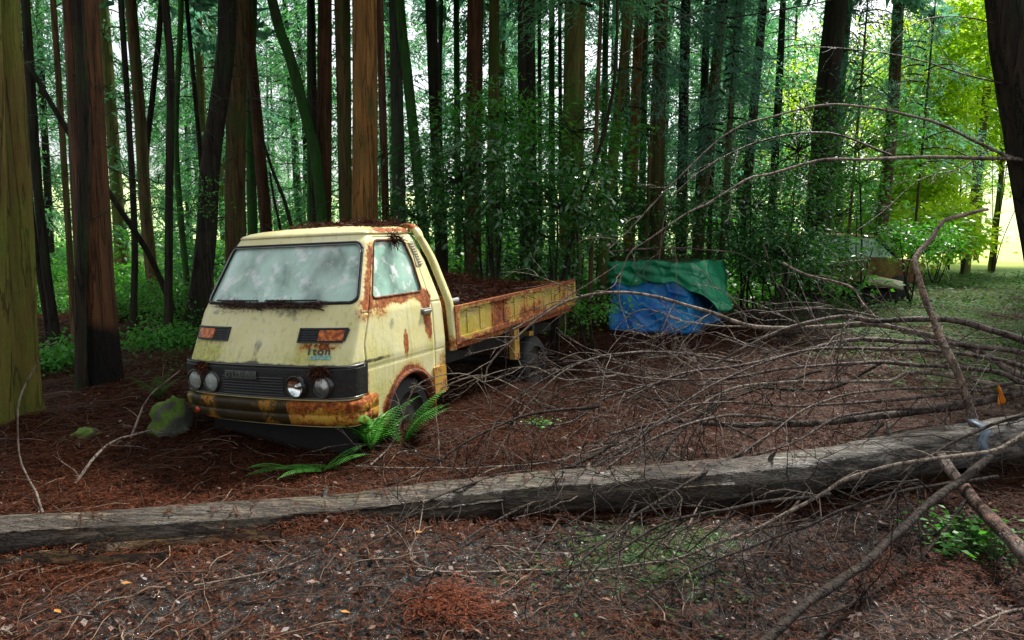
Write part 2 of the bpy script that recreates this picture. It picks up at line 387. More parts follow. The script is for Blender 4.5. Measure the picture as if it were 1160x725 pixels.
# ---- small weeds
def weeds(n, y0, y1, fn, size, h):
    x, y = litter_pts(n, y0, y1, fn); n = len(x); k = 5
    c = np.stack([x, y, gh(x, y)], -1).repeat(k, 0); c[:, :2] += rng.normal(size=(n*k, 2))*size*.8; c[:, 2] += rng.random(n*k)*h
    d = rng.normal(size=(n*k, 3)); d[:, 2] = .3*abs(d[:, 2])
    return leaf_up(c, d, size*(.6+.8*rng.random(n*k)), size*.5*(.6+.8*rng.random(n*k)), .35)
wf = lambda t: (lambda x, y: np.clip((ground_mask(x, y)[1]-t)*1.6, 0, 1)*(.35+.65*(np.sin(5*x+2*y)*np.sin(4*y-3*x) > -.1)))
A = Acc(); A.add(*weeds(5200, 2.3, 5, wf(.12), .022, .03)); A.add(*weeds(16000, 6, 17, wf(.1), .045, .07)); A.add(*weeds(9000, 14, 26, lambda x, y: np.clip(ground_mask(x, y)[1]+.6*ground_mask(x, y)[2], 0, 1), .10, .12))
tag(A.build('ground_weeds', L_WEED, smooth=False), kind='stuff', label='low green weeds and moss creeping over the damp ground')

# chips of bark and cones
x, y = litter_pts(2600, 2.1, 11, lambda x, y: .8+0*x, 1.2); n = len(x); c = np.stack([x, y, gh(x, y)+.012+.012*rng.random(n)], -1)
d = rng.normal(size=(n, 3)); d[:, 2] *= .2; V, Fq = leaf_up(c, d, .02+.05*rng.random(n)**2, .01+.014*rng.random(n), .4)
tag(link('bark_chips', mesh_np(V, Fq), leafmat('bark_chip', [(.03, .015, .01), (.13, .06, .03), (.02, .012, .01), (.20, .11, .06)], .0, .6), smooth=False), kind='stuff', label='dark chips of bark mixed in the needle litter')
# ================================================================== TRUCK
def pl(x, tab):
    return np.interp(x, [t[0] for t in tab], [t[1] for t in tab])
HW = [(.2, .715), (.42, .73), (.65, .745), (.97, .735), (1.04, .72), (1.45, .625), (1.51, .60)]
VF = [(.2, .05), (.42, .0), (.62, .0), (.66, .02), (1.0, .18), (1.04, .205), (1.45, .43), (1.51, .475)]
VR = [(.2, 1.33), (.9, 1.30), (1.3, 1.19), (1.51, 1.07)]
CA = [(.2, .13), (.6, .13), (1.0, .10), (1.53, .08)]
def sgnpow(x, p): return np.sign(x)*np.abs(x)**p
def outline(q, w):
    """point on the cab skin. q: |q|<=1 front, 1..2 side (1..1.1 corner filler, 1.1..2 door run), 2..3 back"""
    s = 1 if q >= 0 else -1; q = abs(q); hw = float(pl(w, HW)); vf = float(pl(w, VF)); vr = float(pl(w, VR)); a = float(pl(w, CA))
    if q <= 1:
        f = q*math.pi/2; u = hw*math.sin(f)**.5; v = vf+a*(1-max(0, math.cos(f))**.5) + .045*((u/hw)**2-1)+.0
        return np.array([s*u, v, w])
    vs = vf+a; vd = max(vs+.02, .205)
    if q <= 1.1: return np.array([s*hw, vs+(vd-vs)*(q-1)/.1, w])
    if q <= 2: return np.array([s*hw, vd+(vr-.05-vd)*(q-1.1)/.9, w])
    f = min(1, (q-2)/.1)*math.pi/2
    if q < 2.1: return np.array([s*(hw-.05+.05*math.cos(f)), vr-.05+.05*math.sin(f), w])
    return np.array([s*(hw-.05)*(3-q)/.9, vr, w])
def q_of_s(s): return math.copysign(math.asin(min(1, abs(s))**2)*2/math.pi, s)
def q_of_v(v, w):
    vf = float(pl(w, VF)); a = float(pl(w, CA)); vr = float(pl(w, VR)); vs = vf+a; vd = max(vs+.02, .205)
    return 1.1+.9*(v-vd)/(vr-.05-vd)
def skin(q, w, off):
    p = outline(q, w); e = 1e-3; t = outline(q+e, w)-outline(q-e, w); n = np.array([t[1], -t[0], 0]); n /= np.linalg.norm(n)+1e-9
    return p+n*off

ROLL = 2.6
truck = empty('abandoned_truck', (-1.73, 5.04, .02), 'small cream yellow flatbed truck rusting among the cedar trees', 'truck')
truck.rotation_euler = (0, -R(ROLL), -R(25.4))

def paint(name, base, dirtc=(.05, .045, .02), spec=.5):
    m = M(name); v = m.coord(); n = m.noise(v, 9, 8, .7); nf = m.noise(v, 38, 6, .7); big = m.noise(v, 2.6, 3); st = m.noise(m.coord((22, 22, 1.6)), 1.5, 5, .6)
    c = m.mix(m.ramp(big, [(.35, 0.), (.7, .55)]), base, (base[0]*.82, base[1]*.78, base[2]*.55))
    c = m.mix(m.ramp(st, [(.56, 0.), (.78, .6)]), c, (.26, .25, .09)); c = m.mix(m.ramp(m.noise(v, 4.5, 5, .65), [(.5, 0.), (.7, .5)]), c, (.86, .83, .66))                               # grime streaks
    al = m.math('MULTIPLY', m.attr('algae'), m.ramp(st, [(.25, .35), (.6, 1.)]))
    c = m.mix(m.math('MULTIPLY', al, .95, True), c, m.mix(m.ramp(nf, [(.35, 0.), (.6, 1.)]), (.16, .17, .02), (.52, .50, .02)))
    sp = m.ramp(m.noise(v, 70, 3, .6), [(.68, 0.), (.74, 1.)])
    c = m.mix(m.math('MULTIPLY', sp, .4), c, (.10, .08, .03))
    di = m.attr('dirt'); c = m.mix(m.ramp(m.math('ADD', di, m.math('MULTIPLY', m.math('SUBTRACT', n, .5), 1.6)), [(.42, 0.), (.75, .95)]), c, dirtc)
    ru = m.attr('rust'); rf = m.math('ADD', ru, m.math('MULTIPLY', m.math('SUBTRACT', m.mix(.45, n, nf), .5), 1.9))
    halo = m.ramp(rf, [(.28, 0.), (.5, .85)]); core = m.ramp(rf, [(.46, 0.), (.60, 1.)])
    c = m.mix(m.math('MULTIPLY', halo, m.math('MULTIPLY', ru, 2.2, True)), c, (.55, .26, .035))
    rc = m.ramp(m.noise(v, 26, 6, .7), [(.3, (.035, .012, .008)), (.48, (.22, .052, .012)), (.66, (.50, .16, .02))])
    c = m.mix(m.math('MULTIPLY', core, m.math('MULTIPLY', ru, 6, True)), c, rc)
    m.b.inputs['Specular IOR Level'].default_value = spec; m.col(c).rough(m.mix(core, .42, .9)); m.bump(m.mix(.6, m.noise(v, 26, 6, .7), m.mix(.5, core, m.noise(v, 3.1, 2))), .5, .012); return m.m
CREAM = paint('cream_paint', (.84, .78, .42))
BEDP = paint('bed_paint', (.56, .37, .075))
BUMPP = paint('bumper_paint', (.52, .33, .06), (.010, .008, .006), .2)
black = simple('black_plastic', (.009, .009, .008), .5, 0, .5, 20, .3)
rubber = simple('old_rubber', (.012, .012, .012), .75, 0, .4, 8, .5)
darkmetal = simple('grimy_metal', (.02, .016, .013), .7, .2, .6, 12, .4)
void = simple('dark_interior', (.02, .02, .018), .9)
rustm = M('rust_scale'); v = rustm.coord()
rustm.col(rustm.ramp(rustm.noise(v, 30, 7, .7), [(.3, (.02, .008, .006)), (.5, (.13, .032, .012)), (.7, (.40, .13, .025))])).rough(.9); rustm.bump(rustm.noise(v, 45, 5), .7, .01); rustm = rustm.m

ARC_V, ARC_W, ARC_R = .775, .155, .325
ARCR_V = 3.15
def blob(a, b, ca, cb, ra, rb, p=2.): return np.exp(-((np.abs(a-ca)/ra)**p+(np.abs(b-cb)/rb)**p))
def wear(u, v, w):
    side = np.clip((np.abs(u)-.60)/.05, 0, 1)*np.clip((v-.12)/.06, 0, 1)
    rust = .04+0*u; d = np.hypot(v-ARC_V, w-ARC_W)
    rust = rust+side*(.85*np.exp(-(np.abs(d-ARC_R)/.035)**2)*(w > .2) + .75*blob(v, w, .62, 1.035, .36, .045)+.7*blob(v, w, 1.02, 1.02, .10, .06)
        + .75*blob(v, w, 1.03, .89, .06, .16, 3)+.6*blob(v, w, 1.05, .78, .035, .14)+.75*blob(v, w, .72, .70, .035, .10, 3)+.6*blob(v, w, .24, .45, .03, .18)
        + .5*blob(v, w, .8, .30, .5, .10)+.55*blob(v, w, 1.25, .42, .12, .2)+.5*blob(v, w, .75, .52, .2, .06))
    cor = np.clip((np.abs(u)-.58)/.06, 0, 1)*(w > 1.0)
    rust = rust+cor*(.65*np.exp(-((v-(np.interp(w, [1.04, 1.53], [.31, .55])))/.05)**2))*np.where(u > 0, 1, .5)
    rust = rust+.75*np.exp(-((w-1.535)/.022)**2)*np.clip((v-.45)/.2, 0, 1)+.5*blob(v, w, 1.1, 1.56, .08, .06)
    front = np.clip((.6-v)/.1, 0, 1)*(w < 1.02)*(np.abs(u) < .78)
    rust = rust+front*(.24*blob(u, w, .36, .72, .05, .08, 3)+.3*blob(u, w, .5, .76, .17, .03)+.35*blob(u, w, .52, .77, .15, .05)+.4*blob(u, w, .74, .95, .06, .06)+.35*blob(u, w, -.72, .9, .05, .1))
    algae = front*(1.0*np.clip(1.3*blob(u, w, -.54, .72, .17, .10, 6), 0, 1)+.6*blob(u, w, .42, .73, .12, .10, 4)+.30*np.exp(-((w-.66)/.08)**2)+.10)
    algae = algae+side*(.5*blob(v, w, .45, .4, .3, .13)+.6*blob(v, w, 1.08, .66, .07, .12)+.22*blob(v, w, .6, .8, .5, .3))
    algae = algae+.5*np.exp(-((w-1.56)/.03)**2)*(v > .3)*blob(u, v, .55, .75, .15, .3)
    dirt = front*(.42*blob(u, w, -.45, .98, .25, .03)+.42*blob(u, w, .2, .97, .12, .05)+.55*blob(u, w, -.02, .74, .05, .14, 3)+.45*blob(u, w, .10, .85, .03, .1)+.8*np.exp(-((w-.64)/.018)**2)+.35*blob(u, w, .05, 1.0, .5, .035))+side*(.4*blob(v, w, .55, .85, .08, .12)+.5*blob(v, w, .6, .28, .6, .07))
    return rust, algae, dirt
def painted(name, me, mat, parent, fn=wear):
    co = np.empty(len(me.vertices)*3, np.float32); me.vertices.foreach_get('co', co); co = co.reshape(-1, 3)
    for n, a in zip(('rust', 'algae', 'dirt'), fn(co[:, 0], co[:, 1], co[:, 2])):
        me.attributes.new(n, 'FLOAT', 'POINT').data.foreach_set('value', np.clip(a, 0, 1).astype(np.float32))
    return link(name, me, mat, parent)
DOOR0, DOOR1, DW0, DW1 = 1.11, 1.88, .22, 1.485
WIN0, WIN1, WW0, WW1 = 1.14, 1.80, 1.06, 1.46
SW, GW0, GW1 = .962, 1.045, 1.450           # windscreen
def rrect(a, b, ca, cb, ha, hb, r):
    dx, dy = abs(a-ca)-(ha-r), abs(b-cb)-(hb-r)
    return math.hypot(max(dx, 0), max(dy, 0))-r < 0 if (dx > 0 and dy > 0) else (abs(a-ca) < ha and abs(b-cb) < hb)
def in_screen(q, w):
    if abs(q) >= 1: return False
    s = math.sqrt(math.sin(abs(q)*math.pi/2))*(1 if q > 0 else -1)
    return rrect(s*.70, w, 0, (GW0+GW1)/2, SW*.70, (GW1-GW0)/2, .05)
def in_sidewin(q, w):
    q = abs(q)
    return 1 < q < 2 and rrect((q-1.1)*.95, w, ((WIN0+WIN1)/2-1.1)*.95, (WW0+WW1)/2, (WIN1-WIN0)/2*.95, (WW1-WW0)/2, .04)
ss = sorted(set([round(s, 4) for s in np.linspace(0, .9, 52)]+[.9125, .925, .94, .955, .97, .98, .99, .996, 1.0]))
fq = [q_of_s(s) for s in ss]
sq = sorted(set([round(x, 4) for x in list(np.linspace(1.02, 1.1, 5))+[DOOR0-.004, DOOR0+.004, DOOR1-.006, DOOR1+.006]+list(np.linspace(1.12, 1.98, 66))+[2.0]]))
bq = [2.02, 2.04, 2.06, 2.08, 2.1]+list(np.linspace(2.15, 2.95, 12))
half = fq+sq+bq
qs = [-q for q in half[::-1] if q > 0]+half          # -3..3
rows = sorted(set([round(x, 4) for x in list(np.linspace(.22, 1.51, 90))+[.897, .905, .913, .965, .97, .975, .583, .59, .597, DW1-.003, DW1+.003]]))
def groove(w): return -.006*(math.exp(-((w-.97)/.004)**2)+math.exp(-((w-.59)/.004)**2))
def cab_pt(q, w, off=0.):
    aq = abs(q); g = groove(w) if 1 <= aq <= 2 or (aq > .93 and w > .9) else 0
    return skin(q, w, off+g)
def arch(q, w):
    if not 1 <= abs(q) <= 2: return False
    p = outline(q, w); return math.hypot(p[1]-ARC_V, p[2]-ARC_W) < ARC_R
V = []; nq = len(qs)
for w_ in rows:
    for q in qs:
        inn = DOOR0 < abs(q) < DOOR1 and DW0 < w_ < DW1
        V.append(cab_pt(q, w_, -.018 if inn else 0))
Fc = []
for r in range(len(rows)-1):
    wm = (rows[r]+rows[r+1])/2
    for k in range(nq-1):
        qm = (qs[k]+qs[k+1])/2
        if in_screen(qm, wm) or in_sidewin(qm, wm) or arch(qm, wm): continue
        if 2.35 < abs(qm) and 1.12 < wm < 1.42: continue                      # rear window
        Fc.append((r*nq+k, r*nq+k+1, (r+1)*nq+k+1, (r+1)*nq+k))
    Fc.append((r*nq+nq-1, r*nq, (r+1)*nq, (r+1)*nq+nq-1))
# roof dome
base = (len(rows)-1)*nq; cen = np.array([0, .80, 1.51]); prev = base
ring0 = [np.array(V[base+k]) for k in range(nq)]
for sc_, dz in ((1.012, -.004), (1.012, .012), (.985, .030), (.95, .045), (.88, .060), (.75, .075), (.55, .086), (.3, .093), (.1, .095)):
    st = len(V)
    for p in ring0:
        q = cen+(p-cen)*np.array([sc_, sc_, 1]); q[2] = 1.51+dz*.72+.03*(q[1]-.7)*min(1, max(0, dz)*20); V.append(q)
    for k in range(nq): Fc.append((prev+k, prev+(k+1) % nq, st+(k+1) % nq, st+k))
    prev = st
st = len(V); V.append(cen+np.array([0, 0, .070]))
F3 = [(prev+k, prev+(k+1) % nq, st) for k in range(nq)]
me = bpy.data.meshes.new('mesh'); me.from_pydata([tuple(map(float, p)) for p in V], [], Fc+F3)
cab = painted('cab', me, CREAM, truck)

def patch(q0, q1, w0, w1, off, nq_, nw, keep=None, s_space=False, sg=1, wcorn=None):
    """grid on the cab skin -> verts, faces"""
    V = []; F = []
    for r in range(nw+1):
        for k in range(nq_+1):
            a = q0+(q1-q0)*k/nq_; w_ = w0+(w1-w0)*r/nw
            q = q_of_s(a) if s_space else a*sg
            V.append(cab_pt(q, w_, off))
    for r in range(nw):
        for k in range(nq_):
            a = q0+(q1-q0)*(k+.5)/nq_; w_ = w0+(w1-w0)*(r+.5)/nw; q = q_of_s(a) if s_space else a*sg
            if keep is None or keep(q, w_): F.append((r*(nq_+1)+k, r*(nq_+1)+k+1, (r+1)*(nq_+1)+k+1, (r+1)*(nq_+1)+k))
    return V, F
def mk(VF_): me = bpy.data.meshes.new('mesh'); me.from_pydata([tuple(map(float, p)) for p in VF_[0]], [], VF_[1]); return me
# dirty glass; pale mottling also paints in sky and tree reflections
def glass(name, tint):
    m = M(name); v = m.coord(); n = m.noise(v, 5, 5, .6); n2 = m.noise(m.coord((1.6, 1.6, 1.2)), 2.6, 4, .55, .2)
    c = m.ramp(n2, [(.32, tuple(q*.35 for q in tint)), (.48, tuple(q*.8 for q in tint)), (.7, tint)]); c = m.mix(m.ramp(m.noise(v, 9, 4, .6), [(.53, 0.), (.64, .85)]), c, (.92, .96, .90)); c = m.mix(m.ramp(m.noise(v, 2.3, 2), [(.5, 0.), (.66, .45)]), c, (.42, .50, .44))
    m.col(c).rough(m.ramp(n, [(.3, .06), (.75, .45)])); m.b.inputs['Specular IOR Level'].default_value = .8
    tr = m.n('ShaderNodeBsdfTransparent'); tr.inputs[0].default_value = (.6, .75, .68, 1); mx = m.n('ShaderNodeMixShader')
    m.l(m.ramp(n2, [(.35, .8), (.6, .98)]), mx.inputs[0]); m.l(tr.outputs[0], mx.inputs[1]); m.l(m.b.outputs[0], mx.inputs[2]); m.l(mx.outputs[0], m.o.inputs[0]); return m.m
GL = glass('dirty_reflection_glass', (.60, .84, .70)); GLS = glass('algae_reflection_glass', (.32, .58, .44))
ws = link('windscreen', mk(patch(-.975, .975, GW0-.01, GW1+.01, -.010, 40, 14, None, True)), GL, truck)
def border(fn, n=26, r=.006, off=.004):
    return [fn(t) for t in np.linspace(0, 1, n)]
def loop_path(ha, hb, ca, cb, rr, conv, off):
    pts = []
    for (sx, sy, a0) in ((1, 1, 0), (-1, 1, 90), (-1, -1, 180), (1, -1, 270)):
        for a in np.linspace(a0, a0+90, 7):
            pts.append((ca+sx*(ha-rr)+rr*math.cos(R(a)), cb+sy*(hb-rr)+rr*math.sin(R(a))))
        nx_ = {(1, 1): (-1, 1), (-1, 1): (-1, -1), (-1, -1): (1, -1), (1, -1): (1, 1)}[(sx, sy)]
        p0 = pts[-1]; a1 = a0+90
        p1 = (ca+nx_[0]*(ha-rr)+rr*math.cos(R(a1)), cb+nx_[1]*(hb-rr)+rr*math.sin(R(a1)))
        for t in np.linspace(0, 1, 16)[1:-1]: pts.append((p0[0]+(p1[0]-p0[0])*t, p0[1]+(p1[1]-p0[1])*t))
    pts.append(pts[0]); return [conv(a, b, off) for a, b in pts]
sc_conv = lambda a, b, off: cab_pt(q_of_s(a/.70), b, off)
lp = loop_path(SW*.70, (GW1-GW0)/2, 0, (GW0+GW1)/2, .05, sc_conv, .003)
b = MB(); b.tube(lp, .013, 6); b.build('seal', rubber, ws, True)
b = MB(); b.tube(loop_path(SW*.70-.008, (GW1-GW0)/2-.008, 0, (GW0+GW1)/2, .045, sc_conv, .012), .004, 5)
b.build('seal_trim', simple('dull_chrome', (.35, .36, .34), .35, .8), ws, True)
# wipers with needles caught in them
for s0, s1 in ((-.62, -.06), (.08, .66)):
    b = MB(); b.tube([cab_pt(q_of_s(s1*1.0), 1.0, .02), cab_pt(q_of_s((s0+s1)/2), 1.045, .035), cab_pt(q_of_s(s0), 1.062, .022)], .005, 5)
    b.tube([cab_pt(q_of_s(s), 1.066, .018) for s in np.linspace(s0-.15, s1-.1, 8)], .006, 5); b.build('wiper', black, truck)
def clump(name, parent, pts_fn, n, L, wid=.0025, mat_=needle_mat, updir=(0, 0, .2), spread=1.):
    """a tangle of needles and twigs; pts_fn(n)-> positions in the parent's frame"""
    c = pts_fn(n); A = Acc(); d = rng.normal(size=(n, 3))*spread*(np.array([1, 1, .22]) if abs(updir[2]) < .3 else 1)+np.array(updir); d = norm(d)
    k = 4; p = c.copy(); s = norm(np.cross(d, rng.normal(size=(n, 3))))*wid; cu = rng.normal(size=(n, 3))*np.array([.35, .35, .15])
    ln = L*(.5+rng.random(n))[:, None]/k
    for i in range(k):
        q = p+d*ln; A.add(np.stack([p-s, q-s*.8, q+s*.8, p+s], 1).reshape(-1, 3), np.arange(4*n).reshape(-1, 4)); p = q; d = norm(d+cu)
    return A.build(name, mat_, parent, False)
def fn_wiper(n):
    s = rng.random(n)**.8*1.35-.72; wgt = (.3+.7*np.abs(np.sin(s*5+1)))
    return np.array([cab_pt(q_of_s(a), 1.02+.05*rng.random()*g, .008+.02*rng.random()) for a, g in zip(s, wgt)])
clump('needle_debris', truck, fn_wiper, 1500, .05, .002, leafmat('debris_dark', [(.02, .012, .008), (.07, .03, .018), (.035, .02, .012)], 0, .8), (0, 0, -.1), .7)
# doors
for sg in (1, -1):
    q0, q1 = DOOR0+.008, DOOR1-.011
    V, F = patch(q0, q1, DW0+.004, DW1-.005, 0, 66, 92, lambda q, w_: not (in_sidewin(q, w_) or arch(q, w_)), False, sg)
    me = mk((V, F)); 
    d = painted('door', me, CREAM, truck); so_ = d.modifiers.new('s', 'SOLIDIFY'); so_.thickness = .012; so_.offset = -1 if sg > 0 else 1
    conv = lambda a, b_, off, sg=sg: cab_pt(sg*(1.1+a/.95), b_, off)
    wg = link('side_window', mk(patch(WIN0-.01, WIN1+.01, WW0-.01, WW1+.01, -.012, 14, 10, None, False, sg)), GLS, d)
    b = MB(); b.tube(loop_path((WIN1-WIN0)/2*.95, (WW1-WW0)/2, ((WIN0+WIN1)/2-1.1)*.95, (WW0+WW1)/2, .04, conv, .0), .008, 6); b.build('seal', rustm, wg, True)
    hq = 1.1+.9*.0; hx = outline(sg*1.75, .90)
    hv = 1.02; b = MB(); b.box((sg*.750, hv, .905), (.022, .115, .030), bev=.008); b.box((sg*.738, hv, .905), (.012, .14, .05), bev=.004); b.build('handle', simple('handle_chrome', (.28, .28, .27), .3, .9), d)
# arch lips
for sg in (1, -1):
    b = MB(); pts = []; 
    for a in np.linspace(-6, 186, 40):
        v_, w_ = ARC_V+ARC_R*math.cos(R(a)), ARC_W+ARC_R*math.sin(R(a)); pts.append((sg*(float(pl(w_, HW))+.004), v_, w_))
    V = []; F = []
    prof = ((.018, -.002), (.016, .012), (.0, .020), (-.014, .010), (-.014, -.05))
    for (uu, v_, w_) in pts:
        dv, dw = v_-ARC_V, w_-ARC_W; L = math.hypot(dv, dw)
        for (dr, du) in prof: V.append((uu+sg*du, v_+dv/L*dr, w_+dw/L*dr))
    k = len(prof); F = [(i*k+j, i*k+j+1, (i+1)*k+j+1, (i+1)*k+j) for i in range(len(pts)-1) for j in range(k-1)]
    b.add(V, F); b.build('wheel_arch', rustm, truck, True)
# vent grille on the rear pillar
for sg in (1, -1):
    b = MB(); 
    for k in range(9):
        w_ = 1.27+k*.020; q = 1.905-.0*k; p = cab_pt(sg*1.915, w_, .006); b.box(p, (.012, .055, .011), rot=(0, R(-12*sg), 0), bev=.002)
    p = cab_pt(sg*1.915, 1.35, 0.001); b.box(p, (.008, .068, .20), rot=(0, R(-14*sg), 0), bev=.002); b.build('air_vent', simple('vent_cream', (.42, .38, .24), .6), truck)
# rear hoop of the cab (rounded flange that stands behind the door pillar)
pth = []
for w_ in np.linspace(.55, 1.44, 16): pth.append((float(pl(w_, HW))+.012, float(pl(w_, VR))+.075, w_))
rc_ = .12; hwt = float(pl(1.44, HW))+.012; vt_ = float(pl(1.53, VR))+.06
for a in np.linspace(10, 90, 8): pth.append((hwt-rc_+rc_*math.cos(R(a)), vt_+.02, 1.452+rc_*math.sin(R(a))))
for u_ in np.linspace(hwt-rc_-.06, 0, 7): pth.append((u_, vt_+.02, 1.566+.012*(1-(u_/.5)**2 if abs(u_) < .5 else 0)))
pth = pth+[(-x, y, z) for x, y, z in pth[-2::-1]]
pth = smooth_path(pth, .03); V = []; k = 6
tt = np.gradient(pth, axis=0); tt = norm(tt); side = norm(np.cross(tt, np.array([0, 1., 0])))
for p, sd_ in zip(pth, side):
    for (o_, vv) in ((.0, -.042), (.016, -.030), (.016, .030), (.0, .042), (-.02, .040), (-.02, -.040)): V.append(tuple(p-sd_*o_*1.0+np.array([0, vv, 0])))
F = [(i*k+j, i*k+(j+1) % k, (i+1)*k+(j+1) % k, (i+1)*k+j) for i in range(len(pth)-1) for j in range(k)]
me = mk((V, F)); painted('cab_rear_rib', me, CREAM, truck, lambda u, v, w: (.05+.8*blob(u, w, .58, 1.58, .09, .04)+.5*blob(v, w, 1.4, .6, .2, .12), .35+0*u, .2+0*u))
# interior: floor, seat backs, wheel, dashboard
b = MB(); b.box((0, .80, .52), (1.36, .95, .05)); b.box((0, .33, .93), (1.30, .14, .14), bev=.03); s_ = b.build('dashboard', void, truck)
seatm = simple('mouldy_vinyl', (.12, .13, .10), .7, 0, .5, 9)
for u_ in (-.36, .36):
    b = MB(); b.box((u_, 1.02, 1.05), (.48, .10, .62), rot=(R(-12), 0, 0), bev=.04); b.box((u_, .80, .76), (.50, .46, .13), bev=.04); b.build('seat', seatm, truck, True)
b = MB(); b.tube([(.36+.19*math.cos(a), .55-.07*math.sin(a), 1.03+.17*math.sin(a)) for a in np.linspace(0, 2*math.pi, 25)], .012, 6); b.tube([(.36, .36, .85), (.36, .55, 1.02)], .015, 6); b.build('steering_wheel', black, truck, True)
b = MB(); b.box((-.22, .52, 1.10), (.30, .012, .26), rot=(R(-35), R(12), R(8))); b.build('sun_shade', simple('faded_card', (.50, .52, .48), .8), truck)
# front indicators with slotted grille
amber = M('amber_lens'); amber.col(amber.ramp(amber.noise(amber.coord(), 30, 4), [(.4, (.25, .04, .008)), (.6, (.75, .20, .015))])).rough(.3); amber = amber.m
redl = simple('red_lens', (.5, .05, .02), .3)
for sg in (1, -1):
    def fp(u, w_, off): 
        return cab_pt(q_of_s(u/float(pl(w_, HW))), w_, off)
    u0, u1 = .32, .66; wv0, wv1 = .79, .885
    hb = MB()
    def slab(bm, ua, ub, wa, wb, o0, o1, skew=0.):
        nn = 8; V = []
        for t in np.linspace(0, 1, nn):
            for (w_, oo) in ((wa, o0), (wa, o1), (wb, o1), (wb, o0)):
                u_ = ua+(ub-ua)*t + skew*(w_-wa)*t; V.append(tuple(fp(sg*u_, w_, oo)))
        F = [(i*4+j, i*4+(j+1) % 4, (i+1)*4+(j+1) % 4, (i+1)*4+j) for i in range(nn-1) for j in range(4)]+[(3, 2, 1, 0), (nn*4-4, nn*4-3, nn*4-2, nn*4-1)]
        bm.add(V, F)
    sk = .25
    slab(hb, u0, u1, wv0, wv0+.010, -.002, .014, sk); slab(hb, u0, u1+.02, wv1-.010, wv1, -.002, .014, 0)
    slab(hb, u0, u0+.012, wv0+.01, wv1-.01, -.002, .013); slab(hb, u1-.0, u1+.014, wv0+.01, wv1-.01, -.002, .013, .2)
    for k in range(4): 
        wz = wv0+.018+k*.016; slab(hb, u0+.012, u0+.155, wz, wz+.006, .0, .012)
    slab(hb, u0+.005, u1+.0, wv0+.006, wv1-.006, -.004, .002)
    ho = hb.build('indicator_grille', black, truck)
    lb = MB(); slab(lb, u0+.16, u1-.004, wv0+.014, wv1-.014, .002, .013, .18); lb.build('indicator_lens', amber, ho)
# grille panel wrapping the nose
rowsg = [.425, .432, .437, .60, .622, .636, .645]; offs = [.0, .022, .030, .030, .030, .018, .0]
qg = [-q for q in ([q_of_s(s) for s in np.linspace(0, .97, 30)]+[.92, .96, .99, 1.02, 1.06, 1.1, 1.13])[::-1] if q > 0]+[q_of_s(s) for s in np.linspace(0, .97, 30)]+[.92, .96, .99, 1.02, 1.06, 1.1, 1.13]
qg = sorted(set(qg)); V = [skin(q, w_, o_*(1 if abs(q) < 1.1 else .1)) for w_, o_ in zip(rowsg, offs) for q in qg]; n = len(qg)
F = [(r*n+k, r*n+k+1, (r+1)*n+k+1, (r+1)*n+k) for r in range(len(rowsg)-1) for k in range(n-1)]
grl = link('front_grille', mk((V, F)), black, truck, False)
b = MB()
for k in range(7):
    w_ = .447+k*.019; b.tube([skin(q_of_s(s), w_, .034) for s in np.linspace(-.37, .37, 12)], .005, 4)
b.build('grille_bars', simple('grille_bar', (.03, .03, .028), .35), grl)
b = MB()
for w_, o_ in ((.431, .030), (.641, .026)): b.tube([skin(q, w_, o_) for q in qg if abs(q) < 1.08], .006, 5)
b.build('grille_trim', simple('dull_trim', (.11, .11, .10), .35, .6), grl, True)
# embossed name plate, letters too worn to read
b = MB(); p = skin(q_of_s(-.13), .575, .036); b.box(p, (.30, .008, .055), rot=(0, 0, R(-2)), bev=.003)
for k in range(9): b.box((p[0]-.125+k*.031, p[1]-.008, p[2]+.002), (.020, .006, .028 if k % 3 else .020), bev=.002)
b.build('name_plate', simple('plate_alloy', (.09, .10, .085), .5, .4, .5, 30), grl)
refl = M('lamp_reflector'); refl.col((.75, .78, .76)).rough(.12); refl.b.inputs['Metallic'].default_value = 1; refl = refl.m
lampdirty = glass('lamp_glass', (.30, .32, .28))
for s_, dirty in ((.385, 0), (.57, 1), (-.385, 1), (-.57, 1)):
    u_ = s_; qq = q_of_s(u_/.735); c = skin(qq, .512, .052 if not dirty else .034); r = .066
    lamp = MB(); lamp.lathe([(r*1.16, .045), (r*1.16, -.012), (r*1.02, -.016), (r*.98, -.004), (r*.98, .006)], c, 'y', 28); lo = lamp.build('headlight', simple('lamp_ring', (.06, .06, .055), .3, .8), truck, True)
    x = MB(); x.lathe([(.001, .016), (r*.3, .015), (r*.6, .011), (r*.85, .002), (r*.98, -.004)], c, 'y', 28); x.lathe([(.001, -.006), (.014, -.003), (.014, .014)], c, 'y', 10)
    x.build('reflector', refl if not dirty else simple('dim_reflector', (.25, .26, .22), .3, .8), lo, True)
    x = MB(); x.lathe([(r*.99, -.004), (r*.8, -.013), (r*.5, -.020), (.001, -.023)], c, 'y', 28)
    if dirty: x.build('lens', lampdirty, lo, True)
# debris hanging over the lamps
for u_ in (-.47, .54):
    f = lambda n, u_=u_: np.array([skin(q_of_s((u_+rng.normal()*.035)/.735), .655-abs(rng.normal())*.03, .035+.02*rng.random()) for _ in range(n)])
    clump('needle_debris', truck, f, 150, .065, .0026, needle_mat, (0, -.15, -1.1), .35)
